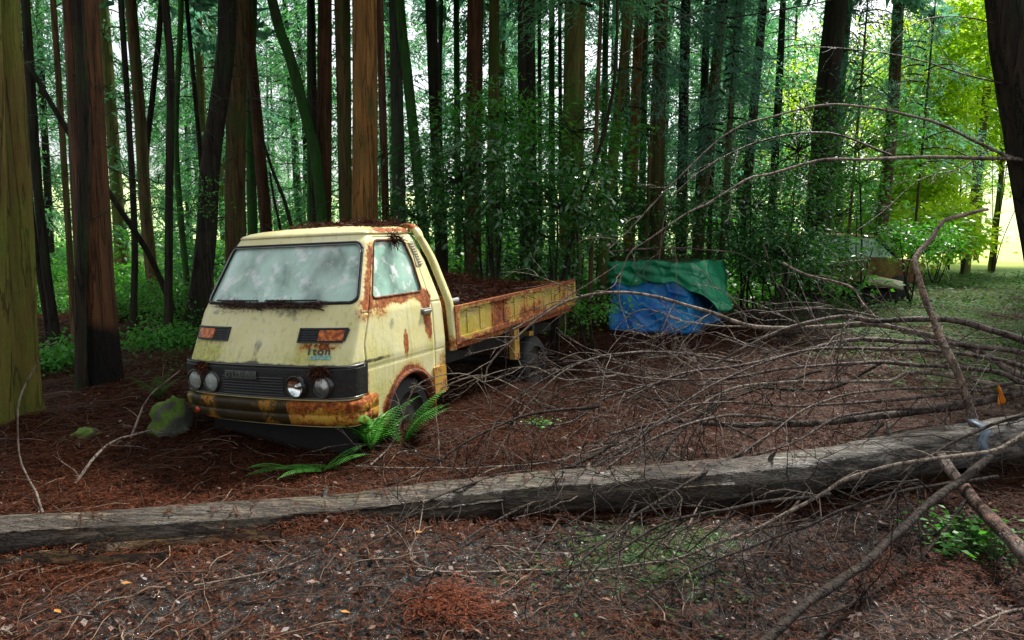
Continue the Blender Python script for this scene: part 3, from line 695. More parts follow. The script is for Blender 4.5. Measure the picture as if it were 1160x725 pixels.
# bumper
rowsb = [(.235, .0), (.24, .05), (.27, .062), (.315, .066), (.322, .055), (.33, .066), (.385, .062), (.405, .045), (.408, .0)]
qb = [q for q in qs if abs(q) < 1.2]
V = [skin(q, w_, o_*(1 if abs(q) < 1.1 else .5)) for w_, o_ in rowsb for q in qb]; n = len(qb)
F = [(r*n+k, r*n+k+1, (r+1)*n+k+1, (r+1)*n+k) for r in range(len(rowsb)-1) for k in range(n-1)]
painted('bumper', mk((V, F)), BUMPP, truck, lambda u, v, w: (np.clip(np.where(u < .3, .06+.30*np.clip(np.sin(u*11), 0, 1)**2, .50)+.15*np.exp(-((w-.24)/.02)**2)+.12*(w > .38), 0, 1), .25*(u > .3), np.clip(np.where(u < .33, 1.05+.12*np.sin(u*9+1)-.45*np.exp(-((u+.68)/.1)**2)-.3*np.exp(-((u+.05)/.12)**2)*(w > .37), .12+.7*np.exp(-((u-.36)/.06)**2)), 0, 1)))
for u_ in (-.62, ):
    b = MB(); p = skin(q_of_s(u_/.79), .295, .067); b.lathe([(.022, 0), (.020, -.008), (.001, -.012)], p, 'y', 14); b.build('reflector', redl, truck, True)
# lower panel widened into a black slab as underbody shade, and loose number plate
b = MB(); b.box((0, .19, .13), (1.26, .12, .30), rot=(R(8), 0, 0), bev=.02); b.box((-.25, .12, .22), (.35, .10, .06), bev=.01); b.build('valance_shade', simple('underbody_shade_black', (.006, .005, .004), .9), truck)
# lettering
fc = bpy.data.curves.new('lettering', 'FONT'); fc.body = '1ton'; fc.size = .105; fc.extrude = .001; fc.align_x = 'CENTER'; fc.space_character = 1.12; fc.offset = .0016
fo = bpy.data.objects.new('lettering', fc); COL.objects.link(fo); fo.parent = truck
p = skin(q_of_s(.50/.735), .715, .008); slope = math.atan2(.16, .34)
fo.location = p; fo.rotation_euler = (math.pi/2-slope, 0, R(9)); fo.scale = (.86, .72, 1)
bpy.context.view_layer.update()
lm = bpy.data.meshes.new_from_object(fo.evaluated_get(bpy.context.evaluated_depsgraph_get())); fl, fr_, fs_ = fo.location.copy(), fo.rotation_euler.copy(), fo.scale.copy()
bpy.data.objects.remove(fo); lm.materials.clear(); fo = link('lettering', lm, simple('letter_black', (.03, .035, .03), .5), truck, False); fo.location, fo.rotation_euler, fo.scale = fl, fr_, fs_
b = MB(); p = skin(q_of_s(.52/.735), .697, .003); b.box(p, (.155, .002, .030), rot=(-slope, 0, R(9))); b.build('sticker', simple('faded_teal', (.22, .40, .33), .7, 0, .5, 60), truck)
# ---- bed
B0, B1, BW0, BW1, BU = 1.42, 4.2, .625, .925, .755
def bedwear(u, v, w):
    r = .19+.10*np.sin(v*31)*np.sin(v*13+1)+.6*blob(v, w, 2.25, .76, .17, .5, 3)+.42*blob(v, w, 3.0, .72, .55, .12)+.5*np.exp(-((w-BW1)/.03)**2)+.55*np.exp(-((w-BW0)/.035)**2)+.45*np.exp(-((v-B0)/.06)**2)+.3*blob(v, w, 3.9, .8, .3, .2)
    return r, .40+.3*blob(v, w, 3.6, .85, .4, .1)+.3*blob(v, w, 1.6, .75, .2, .1), .25+.45*np.exp(-((w-BW1)/.05)**2)
def gridbox(x0, x1, y0, y1, z0, z1, step):
    """finely divided box faces so wear shows"""
    V = []; F = []
    def face(o, a, b_, na, nb):
        s = len(V)
        for i in range(na+1):
            for j in range(nb+1): V.append(tuple(np.array(o)+np.array(a)*i/na+np.array(b_)*j/nb))
        for i in range(na):
            for j in range(nb): F.append((s+i*(nb+1)+j, s+(i+1)*(nb+1)+j, s+(i+1)*(nb+1)+j+1, s+i*(nb+1)+j+1))
    dx, dy, dz = x1-x0, y1-y0, z1-z0; N = lambda d: max(1, int(abs(d)/step))
    face((x0, y0, z0), (0, dy, 0), (0, 0, dz), N(dy), N(dz)); face((x1, y0, z0), (0, dy, 0), (0, 0, dz), N(dy), N(dz))
    face((x0, y0, z0), (dx, 0, 0), (0, 0, dz), N(dx), N(dz)); face((x0, y1, z0), (dx, 0, 0), (0, 0, dz), N(dx), N(dz))
    face((x0, y0, z1), (dx, 0, 0), (0, dy, 0), N(dx), N(dy)); face((x0, y0, z0), (dx, 0, 0), (0, dy, 0), N(dx), N(dy))
    return V, F
def gb(lst):
    V = []; F = []
    for a in lst:
        v_, f_ = gridbox(*a); s = len(V); V += v_; F += [tuple(s+i for i in f) for f in f_]
    return mk((V, F))
for sg in (1, -1):
    xs = sorted((sg*BU, sg*(BU-.022)))
    parts = [(xs[0], xs[1], B0+.07, B1-.05, BW0+.045, BW1-.03, .035)]
    xr = sorted((sg*(BU-.03), sg*(BU+.018)))
    parts += [(xr[0], xr[1], B0, B1, BW1-.032, BW1, .04), (xr[0], xr[1]+.0, B0, B1, BW0, BW0+.044, .04), (xr[0]-.002, xr[1]+.004, B0-.003, B0+.072, BW0-.01, BW1+.004, .03), (xr[0]-.002, xr[1]+.004, B1-.05, B1+.003, BW0-.01, BW1+.004, .03)]
    for k in range(11):
        v_ = B0+.22+k*.235; xk = sorted((sg*(BU-.002), sg*(BU+.006))); parts.append((xk[0], xk[1], v_, v_+.10, BW0+.06, BW1-.045, .035))
    painted('bed_side', gb(parts), BEDP, truck, bedwear)
painted('tailgate', gb([(-.73, .73, B1-.03, B1, BW0+.03, BW1-.01, .05)]), BEDP, truck, bedwear)
painted('bed_floor', gb([(-.73, .73, B0, B1, BW0-.06, BW0-.01, .1)]), BEDP, truck, lambda u, v, w: (.7+0*u, .1+0*u, .6+0*u))
b = MB(); b.box((0, B0+.02, .82), (1.42, .03, .38)); 
b.build('headboard', rustm, truck)
b = MB()
for u_ in (-.38, .38): b.box((u_, 2.5, .42), (.09, 3.5, .13))
for v_ in (1.8, 2.6, 3.15, 3.9): b.box((0, v_, .53), (1.38, .07, .09))
b.box((.25, 1.0, .32), (.5, .6, .25)); b.tube([(-.6, 3.15, .16), (.6, 3.15, .16)], .05, 8); b.build('chassis', darkmetal, truck)
for u_, v_ in ((.70, 2.62), (.55, 3.30)):
    painted('bed_brace', gb([(u_-.03, u_+.03, v_-.02, v_+.09, .27, .62, .05)]), BEDP, truck, lambda u, v, w: (.45+0*u, .4+0*u, .1+0*u))
b = MB(); b.box((.80, 1.16, .36), (.03, .20, .22), bev=.006); painted('mud_flap', bpy.data.meshes.new('x') if 0 else gb([(.72, .745, 1.09, 1.27, .24, .45, .04)]), BEDP, truck, lambda u, v, w: (.45+0*u, .2+0*u, .2+0*u))
def wheel(u_, v_, sg):
    hub = (u_, v_, .135); t = MB(); s = sg
    t.lathe([(.19, -.075*s), (.265, -.07*s), (.29, -.045*s), (.295, 0), (.29, .045*s), (.265, .07*s), (.19, .075*s)], hub, 'x', 32)
    wo = t.build('wheel', rubber, truck, True)
    r = MB(); r.lathe([(.192, .07*s), (.18, .05*s), (.12, .03*s), (.09, .055*s), (.05, .065*s), (.001, .065*s)], hub, 'x', 24); r.lathe([(.19, -.07*s), (.001, -.06*s)], hub, 'x', 24); r.build('rim', darkmetal, wo, True)
for u_, sg in ((.635, 1), (-.635, -1)): wheel(u_, ARC_V, sg); wheel(u_, ARCR_V, sg)
b = MB()
for u_ in (.55, -.55):                                      # inner wings close the arch
    pts = [(math.cos(R(a)), math.sin(R(a))) for a in np.linspace(-10, 190, 16)]; V = []
    for c_, s_ in pts: V += [(u_-.02, ARC_V+.37*c_, ARC_W+.34*s_), (math.copysign(.715, u_), ARC_V+.34*c_, ARC_W+.335*s_)]
    b.add(V, [(2*i, 2*i+1, 2*i+3, 2*i+2) for i in range(15)])
b.box((0, .78, .38), (1.06, 1.0, .2)); b.build('wheel_well', void, truck)
# aerial and roof debris
b = MB(); b.tube([(-.70, .28, 1.0), (-.66, .42, 1.25), (-.56, .50, 1.60)], .003, 4); b.build('aerial', darkmetal, truck)
def roofz(u, v): 
    e = np.maximum(np.abs(u)/.62, np.abs(v-.8)/.45); return 1.51+.070*(1-np.clip(e, 0, 1)**5)+.03*(v-.7)
def fn_roof(n):
    u = rng.uniform(-.35, .52, n); v_ = .98+rng.normal(size=n)*.13; v_ = np.clip(v_, .6, 1.16); h = rng.random(n)**1.5*.03*np.exp(-((v_-1.0)/.15)**2)
    return np.stack([u, v_, roofz(u, v_)+h+.003], -1)
clump('needle_debris', truck, fn_roof, 2600, .07, .0024, needle_mat, (0, 0, 0), 1.0)
def fn_lump(n):
    u = .60+rng.normal(size=n)*.03; return np.stack([u, .80+rng.normal(size=n)*.02, roofz(u, .8)-.01-.06*rng.random(n)], -1)
clump('needle_debris', truck, fn_lump, 120, .09, .003, needle_mat, (.7, 0, -.5), .4)
# bed load
load = MB(); nu, nv = 26, 60; V = []
for i in range(nv+1):
    for j in range(nu+1):
        v_ = B0+.04+(B1-.12-B0)*i/nv; u_ = -.71+1.42*j/nu
        h = .845+.23*math.exp(-((v_-2.5)/1.0)**2)*math.exp(-((u_+.15)/.55)**2)+.02*math.sin(7*u_+5*v_)+.015*math.sin(17*v_-11*u_)+rnd.uniform(-.008, .008); V.append((u_, v_, h))
F = [(i*(nu+1)+j, i*(nu+1)+j+1, (i+1)*(nu+1)+j+1, (i+1)*(nu+1)+j) for i in range(nv) for j in range(nu)]
load.add(V, F); lo = load.build('needle_heap', simple('heap_brown', (.045, .02, .013), .9, 0, .7, 12), truck, True); HV = np.array(V)
def fn_load(n): 
    k = rng.integers(0, len(HV), n); p = HV[k]+rng.normal(size=(n, 3))*.015; p[:, 2] += .015; return p
clump('loose_needles', lo, fn_load, 11000, .11, .0028, needle_mat, (0, 0, .02), .75)
b = MB(); b.tube([(.5, 1.52, .93), (.62, 1.75, .95)], .02, 8); b.build('white_pipe', simple('white_plastic', (.6, .6, .58), .5), lo)

for o_ in truck.children:
    if o_.name.split('.')[0] in ('bed_side', 'tailgate', 'bed_floor', 'headboard', 'needle_heap'):
        o_.rotation_euler = (R(.9), 0, 0); o_.location = (0, .0, -.045)
# ================================================================== TREES
def crown_conifer(seed, H=16., base=.15, rad=2.6, n_br=46, per=26, blade=.30, wid=.085, top=1.0):
    """mesh of drooping sprays on branches; origin at the tree's foot"""
    r_ = random.Random(seed); A = Acc(); cs = []; ds = []
    for k in range(n_br):
        t = base+(top-base)*(k+r_.random())/n_br; z = H*t; L = rad*(1.05-t)**.6*r_.uniform(.55, 1.1); az = r_.uniform(0, 6.283); el = r_.uniform(-.25, .25)
        dx, dy = math.cos(az), math.sin(az); pts = []
        for s in np.linspace(0, 1, 6): pts.append((dx*L*s, dy*L*s, z+el*L*s-.35*L*s*s+.12*L*math.sin(s*3)))
        A.tube(pts, np.linspace(.022, .005, 6), 4)
        for _ in range(per):
            s = r_.uniform(.18, 1)**.8; j = s*5; i = min(4, int(j)); f = j-i
            p = [pts[i][c]*(1-f)+pts[i+1][c]*f for c in range(3)]
            sp = .12+.26*L/2.6*(1-s*.4)
            cs.append([p[0]+r_.gauss(0, sp), p[1]+r_.gauss(0, sp), p[2]+r_.gauss(0, sp*.45)-abs(r_.gauss(0, .12))]); ds.append([dx*.8+r_.gauss(0, .4), dy*.8+r_.gauss(0, .4), -.65+r_.gauss(0, .3)])
    c = np.array(cs).repeat(3, 0); d = np.array(ds).repeat(3, 0)+rng.normal(size=(len(cs)*3, 3))*.42
    V, Fq = leaf_quads(c+rng.normal(size=c.shape)*.05, d, blade*(.5+.8*rng.random(len(c))), wid*(.5+.8*rng.random(len(c)))); 
    nb = sum(len(f) for f in A.F); A.add(V, Fq); me = A.mesh()
    mi = np.ones(len(me.polygons), np.int32); mi[:nb] = 0; return me, mi
def set_mi(o, mi): o.data.polygons.foreach_set('material_index', mi)

CON = []
for s_ in range(6):
    me, mi = crown_conifer(100+s_, 16+s_ % 3, [.06, .12, .2, .1, .28, .05][s_], [2.6, 3.0, 2.4, 3.3, 2.8, 2.2][s_], 50, 44, .22, .05)
    me.materials.append(BK['dark']); me.materials.append([L_CON, L_CONL][s_ % 2]); me.polygons.foreach_set('material_index', mi); CON.append(me)
HIGH = []                                                                # crowns that start high above the forest floor
for s_ in range(3):
    me, mi = crown_conifer(200+s_, 17, .48, 2.6, 34, 26, .42, .13)
    me.materials.append(BK['dark']); me.materials.append(L_CON); me.polygons.foreach_set('material_index', mi); HIGH.append(me)

def trunk_mesh(pts, rads, n=14, rough=.06, flare=1.5, seed=0):
    p = smooth_path(pts, .22); k = len(p); rr = np.interp(np.linspace(0, 1, k), np.linspace(0, 1, len(rads)), rads)
    z = p[:, 2]-p[0, 2]; rr = rr*(1+(flare-1)*np.exp(-z/.28))
    th = np.linspace(0, 2*math.pi, n, endpoint=False); ph = seed*1.7
    R_ = rr[:, None]*(1+rough*np.sin(3*th+ph+z[:, None]*.5)*(1+1.5*np.exp(-z[:, None]/.4))+rough*.7*np.sin(5*th-ph*2+z[:, None]*1.1)+(.028*np.sin(13*th+ph*3+.35*np.sin(z[:, None]*1.7))+.02*np.sin(21*th-ph+.5*np.sin(z[:, None]*2.3+2)) if n > 20 else 0)+rng.normal(size=(k, n))*rough*.25)
    return tube_np(p, R_, n)
def dead_twigs(parent, p0, p1, r0, n, L, seed, zmin=1.6):
    r_ = random.Random(seed)
    for _ in range(n):
        A = Acc()
        t = r_.random(); b = p0+(p1-p0)*t
        if b[2]-p0[2] < zmin: continue
        az = r_.uniform(0, 6.283); l = L*r_.uniform(.3, 1.2); q = [b+np.array([math.cos(az), math.sin(az), 0])*r0*.7]; el = r_.uniform(-.5, .4); 
        for i in range(6):
            el += r_.uniform(-.35, .3); az += r_.uniform(-.3, .3); q.append(q[-1]+np.array([math.cos(az)*math.cos(el), math.sin(az)*math.cos(el), math.sin(el)])*l/6)
            if i in (2, 3, 4) and r_.random() < .6:
                a2 = az+r_.choice((-1, 1))*r_.uniform(.5, 1.1); e = q[-1]; A.tube([e, e+np.array([math.cos(a2), math.sin(a2), r_.uniform(-.6, .1)])*l*.2, e+np.array([math.cos(a2), math.sin(a2), r_.uniform(-.9, .1)])*l*.38], [.004, .003, .0015], 4)
        A.tube(q, np.linspace(.009, .002, 7), 4); A.build('dead_branch', BK['grey'], parent)

def tree(name, px, wpx, Y, kind, label, H=15., cat='tree', group=None, crown='high', twigs=8, mid=None, flare=1.35, taper=.45, yaw=0):
    """px: list of (x, y) photo points from base to top edge, trunk of width wpx px there, standing at depth Y"""
    base_g = P(px[0][0], px[0][1], Y); bx = base_g[0]; g0 = float(gh(bx, Y))
    pts = [P(x, y, Y) for x, y in px]
    d = (pts[1]-pts[0]); 
    foot = np.array([pts[0][0]-(pts[0][2]-g0)*d[0]/max(.3, d[2]), Y, g0-.12])
    pts = [foot]+([pts[0]] if pts[0][2]-g0 > .35 else [])+pts[1:]
    top = pts[-1]; dd = (pts[-1]-pts[-2]); dd = dd/np.linalg.norm(dd)
    up = np.array([dd[0]*.6, yaw*.05, 1.]); 
    if top[2] < H: 
        for f in (.35, .7, 1.): pts.append(top+up*(H-top[2])*f)
    r0 = wpx/FPX*Y/2*.92; k = len(pts); zt = np.array([p[2] for p in pts]); rads_pts = r0*(1-(taper)*np.clip((zt-1.5)/H, 0, 1))
    rads_pts[-1] *= .35
    o = empty(name, foot+np.array([0, 0, .12]), label, cat, group); org = foot+np.array([0, 0, .12])
    loc = [p-org for p in pts]; L = np.concatenate([[0], np.cumsum([np.linalg.norm(loc[i+1]-loc[i]) for i in range(k-1)])]); 
    rr = np.interp(np.linspace(0, L[-1], 30), L, rads_pts)
    V, Fq = trunk_mesh(loc, rr, 36 if Y < 13 else 14, .05 if kind != 'dark' else .08, flare, rnd.random()*9)
    link('trunk', mesh_np(V, Fq), BK[kind], o)
    if twigs:
        dead_twigs(o, loc[0], np.array(loc[-1])*.45+np.array(loc[0])*.55, r0, twigs, 1.1, rnd.randint(0, 9999))
    if crown == 'high' and H > 9:
        c = link('crown', HIGH[rnd.randrange(3)], [], o); c.scale = (1, 1, H/17.); c.rotation_euler = (0, 0, rnd.uniform(0, 6.28)); c.location = tuple(np.array(loc[-1])-np.array([0, 0, H])+np.array([0, 0, 0]))
    elif isinstance(crown, (int,)):
        c = link('crown', CON[crown], [], o); c.scale = (1, 1, H/16.); c.rotation_euler = (0, 0, rnd.uniform(0, 6.28))
    return o, org
T = lambda *a, **k: tree('cedar_tree', *a, **k)
# left edge group
T([(27, 488), (20, 240), (5, 0)], 33, 5.8, 'mossy', 'thick moss yellow trunk rising at the left edge of the picture', twigs=3, flare=1.55, taper=.5)
T([(5, 478), (1, 300), (-8, 0)], 15, 5.5, 'mossy', 'slim mossy trunk squeezed beside the thickest yellow mossy trunk', twigs=0, crown=None)
T([(121, 448), (115, 385), (104, 250), (90, 0)], 40, 7.0, 'scorched', 'big reddish cedar trunk with dark scorched foot left of the truck', twigs=4, flare=1.25)
T([(91, 460), (91, 330), (96, 180), (88, 0)], 13, 6.8, 'dark', 'slim black trunk touching the left side of the big reddish cedar', twigs=3, crown=None, H=9)
T([(63, 382), (45, 240), (29, 0)], 10, 10.4, 'dark', 'dark slanting trunk between the mossy edge trunk and the big reddish cedar')
T([(84, 388), (76, 240), (60, 0)], 7, 10.2, 'brown', 'thin pale brown trunk just left of the big reddish cedar')
T([(57, 385), (36, 250), (26, 130), (18, 0)], 7, 10.6, 'dark', 'thin black trunk leaning beside the mossy edge trunk', H=11, crown=None)
T([(150, 372), (152, 245), (137, 0)], 7, 11.2, 'dark', 'thin dark trunk right of the big reddish cedar')
T([(178, 350), (166, 250), (158, 130), (148, 0)], 14, 14.0, 'brown', 'leaning brown trunk with a slim trunk crossing its foot')
T([(172, 352), (165, 200), (174, 100), (183, 0)], 7, 14.4, 'dark', 'slim dark trunk leaning right across the leaning brown trunk')
T([(190, 383), (191, 245), (193, 80), (187, 0)], 9, 10.6, 'dark', 'straight dark trunk forking high, left of the twiggy black trunk')
T([(217, 358), (206, 260), (199, 150), (205, 0)], 7, 12.4, 'green', 'slim green trunk bending toward the truck windscreen corner')
T([(236, 350), (228, 190), (213, 20)], 6, 15, 'dark', 'thin curved trunk behind the twiggy black trunk', H=12)
T([(219, 369), (234, 270), (239, 186), (254, 75), (258, 0)], 22, 11.2, 'dark', 'leaning black trunk bristling with dead twigs beside the truck cab', twigs=42)
T([(267, 345), (267, 270), (268, 130), (271, 0)], 23, 11.8, 'brown', 'broad brown trunk directly behind the windscreen top left corner', twigs=16)
T([(306, 330), (302, 262), (291, 130), (278, 0)], 14, 13.0, 'red', 'reddish trunk leaning left of the roof behind the cab', twigs=20)
T([(288, 330), (286, 262), (283, 110), (286, 0)], 12, 14.0, 'green', 'dark green trunk between the broad brown and leaning reddish trunks', twigs=10)
T([(372, 330), (358, 180), (351, 150), (330, 70), (308, 0)], 13, 12.4, 'green', 'green trunk slanting strongly right toward the cab roof', twigs=14)
T([(366, 330), (366, 255), (368, 0)], 18, 12.6, 'red', 'reddish brown trunk left of the biggest orange cedar', twigs=5)
T([(358, 320), (356, 160), (353, 0)], 9, 14.5, 'dark', 'black trunk hiding behind the reddish brown trunk', crown=None)
T([(351, 320), (351, 255), (350, 140), (350, 0)], 6, 17, 'green', 'thin bright green trunk left of the reddish brown trunk', twigs=0)
T([(391, 330), (390, 255), (384, 0)], 12, 12.0, 'brown', 'slim orange brown trunk tight left of the biggest orange cedar', twigs=2)
T([(394, 330), (393, 250), (391, 0)], 13, 14.5, 'olive', 'dull olive trunk half hidden behind the biggest orange cedar', crown=None, twigs=0)
T([(414, 340), (414, 252), (413, 0)], 31, 10.0, 'orange', 'biggest orange barked cedar standing behind the cab roof', twigs=4)
T([(438, 340), (437, 250), (430, 0)], 9, 11.0, 'red', 'narrow dark red trunk hugging the right of the biggest orange cedar', crown=None, twigs=2)
T([(455, 330), (453, 250), (447, 0)], 16, 13.5, 'grey', 'grey green trunk right of the biggest orange cedar', twigs=4)
T([(486, 330), (478, 245), (463, 100), (452, 0)], 13, 12.8, 'green', 'mossy green trunk leaning over the rear corner of the cab', twigs=4)
T([(500, 330), (499, 260), (494, 150), (488, 0)], 15, 13.6, 'dark', 'dark trunk rising behind the front of the truck bed')
T([(500, 300), (498, 100), (500, 0)], 6, 18, 'grey', 'thin pale trunk showing beside the dark trunk behind the bed', twigs=0)
T([(519, 320), (519, 260), (517, 0)], 8, 16, 'green', 'slender straight trunk between two dark trunks behind the bed')
T([(536, 325), (536, 280), (538, 0)], 21, 13, 'red', 'reddish brown trunk wrapped in glossy leaves behind the bed')
T([(557, 320), (557, 280), (560, 0)], 14, 14, 'olive', 'olive brown trunk just right of the leaf wrapped reddish trunk')
T([(598, 325), (598, 290), (597, 0)], 21, 12.4, 'dark', 'wide black trunk behind the middle of the truck bed')
T([(612, 310), (612, 250), (611, 0)], 5, 16, 'dark', 'very thin dark trunk right of the wide black trunk', twigs=3)
T([(626, 310), (625, 200), (625, 0)], 8, 17, 'green', 'slim green trunk left of the broad pale brown cedar', twigs=2)
T([(636, 310), (635, 200), (634, 0)], 5, 17, 'dark', 'hair thin dark trunk touching the broad pale brown cedar', twigs=2)
T([(646, 320), (647, 250), (651, 0)], 27, 12, 'olive', 'broad pale brown cedar standing behind the tail of the truck bed', twigs=3)
T([(682, 310), (683, 260), (686, 40), (687, 0)], 8, 17, 'green', 'slim green trunk left of the split olive trunks', twigs=2)
T([(684, 300), (688, 225), (703, 112), (712, 0)], 14, 13, 'olive', 'leaning olive trunk with a pale scar above the blue tarpaulin', twigs=4)
T([(711, 300), (714, 260), (722, 60), (726, 0)], 13, 14, 'orange', 'yellowish trunk standing above the green tarpaulin', twigs=3)
T([(727, 300), (727, 260), (731, 20), (732, 0)], 9, 16, 'green', 'dark green trunk right of the yellowish trunk', twigs=2)
T([(743, 305), (744, 265), (748, 50), (749, 0)], 17, 13.4, 'brown', 'brown trunk between the dark green trunk and a straight black one', twigs=3)
T([(771, 300), (772, 265), (777, 0)], 13, 15, 'dark', 'straight black trunk above the right end of the green tarpaulin', twigs=4)
T([(790, 300), (792, 265), (803, 150), (818, 0)], 14, 14, 'brown', 'brown trunk leaning right with hanging dead foliage', twigs=10)
T([(822, 300), (822, 265), (826, 150), (840, 0)], 8, 18, 'grey', 'slender grey trunk right of the leaning brown trunk', twigs=3)
T([(842, 300), (843, 260), (853, 130), (864, 0)], 11, 15.5, 'dark', 'black trunk leaning right, halfway to the widest green black trunk', twigs=4)
T([(914, 320), (922, 275), (936, 120), (948, 0)], 28, 16.0, 'dark', 'widest green black trunk leaning beside the wrecked car', twigs=10)
T([(930, 318), (938, 260), (952, 110), (962, 0)], 9, 17.5, 'green', 'slim trunk pressed against the right of the widest green black trunk', twigs=6)
T([(992, 312), (998, 265), (1011, 132), (1018, 0)], 15, 19, 'brown', 'brown trunk rising straight behind the wrecked car', twigs=12)
T([(1093, 305), (1108, 190), (1126, 35), (1130, 0)], 10, 25, 'olive', 'slender trunk leaning right at the edge of the bright clearing', twigs=0, H=13, crown=None)
# big dark tree at the right with long dead limbs reaching across
bt, org = tree('leaning_tree', [(1216, 440), (1183, 270), (1162, 140), (1141, 0)], 44, 6.6, 'dark', 'very dark leaning trunk at the right edge with long bare limbs', twigs=0, flare=1.3, crown=None, H=11)
def limb(pts, Ys, r0, r1, name, parent, org_, mat_, nt=6, L=.6, seed=1, ext=None):
    Yi = np.interp(np.linspace(0, 1, len(pts)), np.linspace(0, 1, len(Ys)), Ys)
    p = np.array([P(x, y, yy) for (x, y), yy in zip(pts, Yi)])
    if ext is not None: p = np.vstack([[ext], p])
    p = smooth_path(p, .09, .004); A = Acc(); k = len(p); rr = np.linspace(r0, r1, k)*(1+.08*np.sin(np.arange(k)*1.3)); p = p-org_
    A.tube(p, rr, 7); twigify(A, p, rr, nt, L, seed); return A.build(name, mat_, parent)
def twigify(A, p, rr, n, L, seed, sub=.7, droop=.25, minr=.0013, t0=.1):
    r_ = random.Random(seed); k = len(p)
    for _ in range(n):
        i = min(k-2, int((t0+(1-t0)*r_.random())*k)); d = p[i+1]-p[i]; d = d/(np.linalg.norm(d)+1e-9)
        a = norm(np.array([r_.gauss(0, 1) for _ in range(3)])); a = norm(a-d*np.dot(a, d)); v = norm(d*r_.uniform(.5, 1.2)+a); l = L*r_.uniform(.35, 1.25)*(1-.35*i/k)
        m_ = 7; q = [p[i]]; r0 = min(rr[i]*.6, .0022+l*.0035); segs = []
        for s in range(m_):
            v = norm(v+np.array([r_.gauss(0, .16), r_.gauss(0, .16), r_.gauss(0, .14)-droop*.25]))
            nx_ = q[-1]+v*l/m_; q.append(nx_)
            if r_.random() < sub*.6 and s < m_-1: segs.append((nx_, v, l*(1-s/m_)*.6))
        A.tube(q, np.linspace(r0, minr, m_+1), 5)
        for (b_, v_, l_) in segs:
            w_ = norm(v_+norm(np.array([r_.gauss(0, 1) for _ in range(3)]))*.8); q2 = [b_]
            for s in range(4): w_ = norm(w_+np.array([r_.gauss(0, .2), r_.gauss(0, .2), r_.gauss(0, .2)-droop*.15])); q2.append(q2[-1]+w_*l_/4)
            A.tube(q2, np.linspace(r0*.6, minr*.8, 5), 4)
DEADW = bark('dead_wood', (.08, .06, .045), (.30, .24, .19), vs=3)
DARKW = bark('dark_wet_wood', (.03, .02, .015), (.17, .125, .10), vs=3); DARKW.node_tree.nodes['Principled BSDF'].inputs['Roughness'].default_value = .45
on = lambda py: P(1165+.12*(py-180), py, 6.6)
limb([(1137, 176), (1075, 146), (1017, 128), (959, 120), (921, 121), (873, 132), (847, 138), (817, 156), (780, 190), (740, 232), (712, 262), (690, 282)], [6.5, 5.6, 5.2], .014, .004, 'limb', bt, org, DEADW, 9, .5, 3, on(182))
limb([(1150, 180), (1050, 178), (1000, 180), (925, 183), (870, 198), (845, 204), (800, 232), (780, 240), (730, 275), (712, 290), (700, 330), (712, 372)], [6.5, 5.4, 5.2], .018, .003, 'limb', bt, org, DEADW, 10, .5, 4, on(184))
limb([(1010, 176), (977, 162), (940, 151), (892, 153), (836, 171), (780, 205), (755, 240), (745, 300)], [5.7, 5.4], .009, .003, 'limb', bt, org, DARKW, 7, .4, 5)
limb([(1132, 93), (1092, 84), (1040, 68), (960, 55), (900, 52)], [6.6, 6.4], .008, .003, 'limb', bt, org, DARKW, 9, .5, 6, on(96))
limb([(1120, 170), (1090, 190), (1040, 205), (1000, 240), (970, 262)], [6.6, 6.2], .007, .003, 'limb', bt, org, DARKW, 8, .4, 8, on(184))
limb([(1140, 30), (1090, 20), (1040, 24), (1000, 60)], [6.6, 6.3], .008, .003, 'limb', bt, org, DARKW, 6, .4, 9, on(28))
o_, og = tree('cedar_tree', [(-60, 300), (-50, 0)], 20, 6.0, 'dark', 'dark trunk just beyond the left edge', crown=None) if 0 else (None, None)
# limbs reaching in at the top, from the straight black trunk
tr_, og = T([(803, 290), (806, 200), (812, 60), (818, 0)], 6, 14, 'dark', 'thin trunk carrying two long bare limbs near the top', twigs=0, crown=None, H=9)
limb([(811, 12), (791, 13), (759, 26), (729, 47), (705, 62)], [14, 9], .014, .004, 'limb', tr_, og, DARKW, 5, .5, 11)
limb([(811, 22), (847, 17), (933, 2), (990, -20)], [14, 9], .014, .006, 'limb', tr_, og, DARKW, 5, .5, 12)
# diagonal pole caught between trunks
A = Acc(); p = smooth_path([P(30, 70, 9.5), P(41, 86, 9.5), P(83, 158, 9.8), P(138, 241, 10.2), P(175, 300, 10.8), P(205, 375, 11.2)], .2, .01); org0 = np.array([p[-1][0], p[-1][1], float(gh(p[-1][0], p[-1][1]))]); p = p-org0
A.tube(p, np.linspace(.03, .045, len(p)), 8); po = A.build('leaning_pole', BK['dark'], None); po.location = org0; tag(po, 'thin dead pole leaning diagonally behind the big reddish cedar', 'fallen tree')
for (pts, Y_, w_, lab) in (([(329, 253), (312, 200), (295, 150)], 12, 5, 'thin dead stem slanting down toward the cab roof'), ([(318, 262), (313, 235), (306, 195)], 12.6, 4, 'short dead stem beside the slanting stem above the roof'), ([(655, 238), (672, 190), (695, 108), (699, 20), (700, -20)], 9.5, 5, 'dark crooked sapling stem crossing the split olive trunks')):
    A = Acc(); q = [P(x, y, Y_) for x, y in pts]; d = q[0]-q[1]; f = q[0]+d*((q[0][2]-float(gh(q[0][0], Y_)))/max(.1, -d[2])); f = np.array([q[0][0]+(f[0]-q[0][0])*.6, Y_, float(gh(f[0], Y_))-.05]); p = smooth_path([f]+q, .15, .008)-f
    rr = np.linspace(1.2, .6, len(p))*w_/FPX*Y_/2; A.tube(p, rr, 7); twigify(A, p, rr, 14, .6, 77); s_ = A.build('dead_sapling', BK['dark'], None); s_.location = f; tag(s_, lab, 'dead sapling')

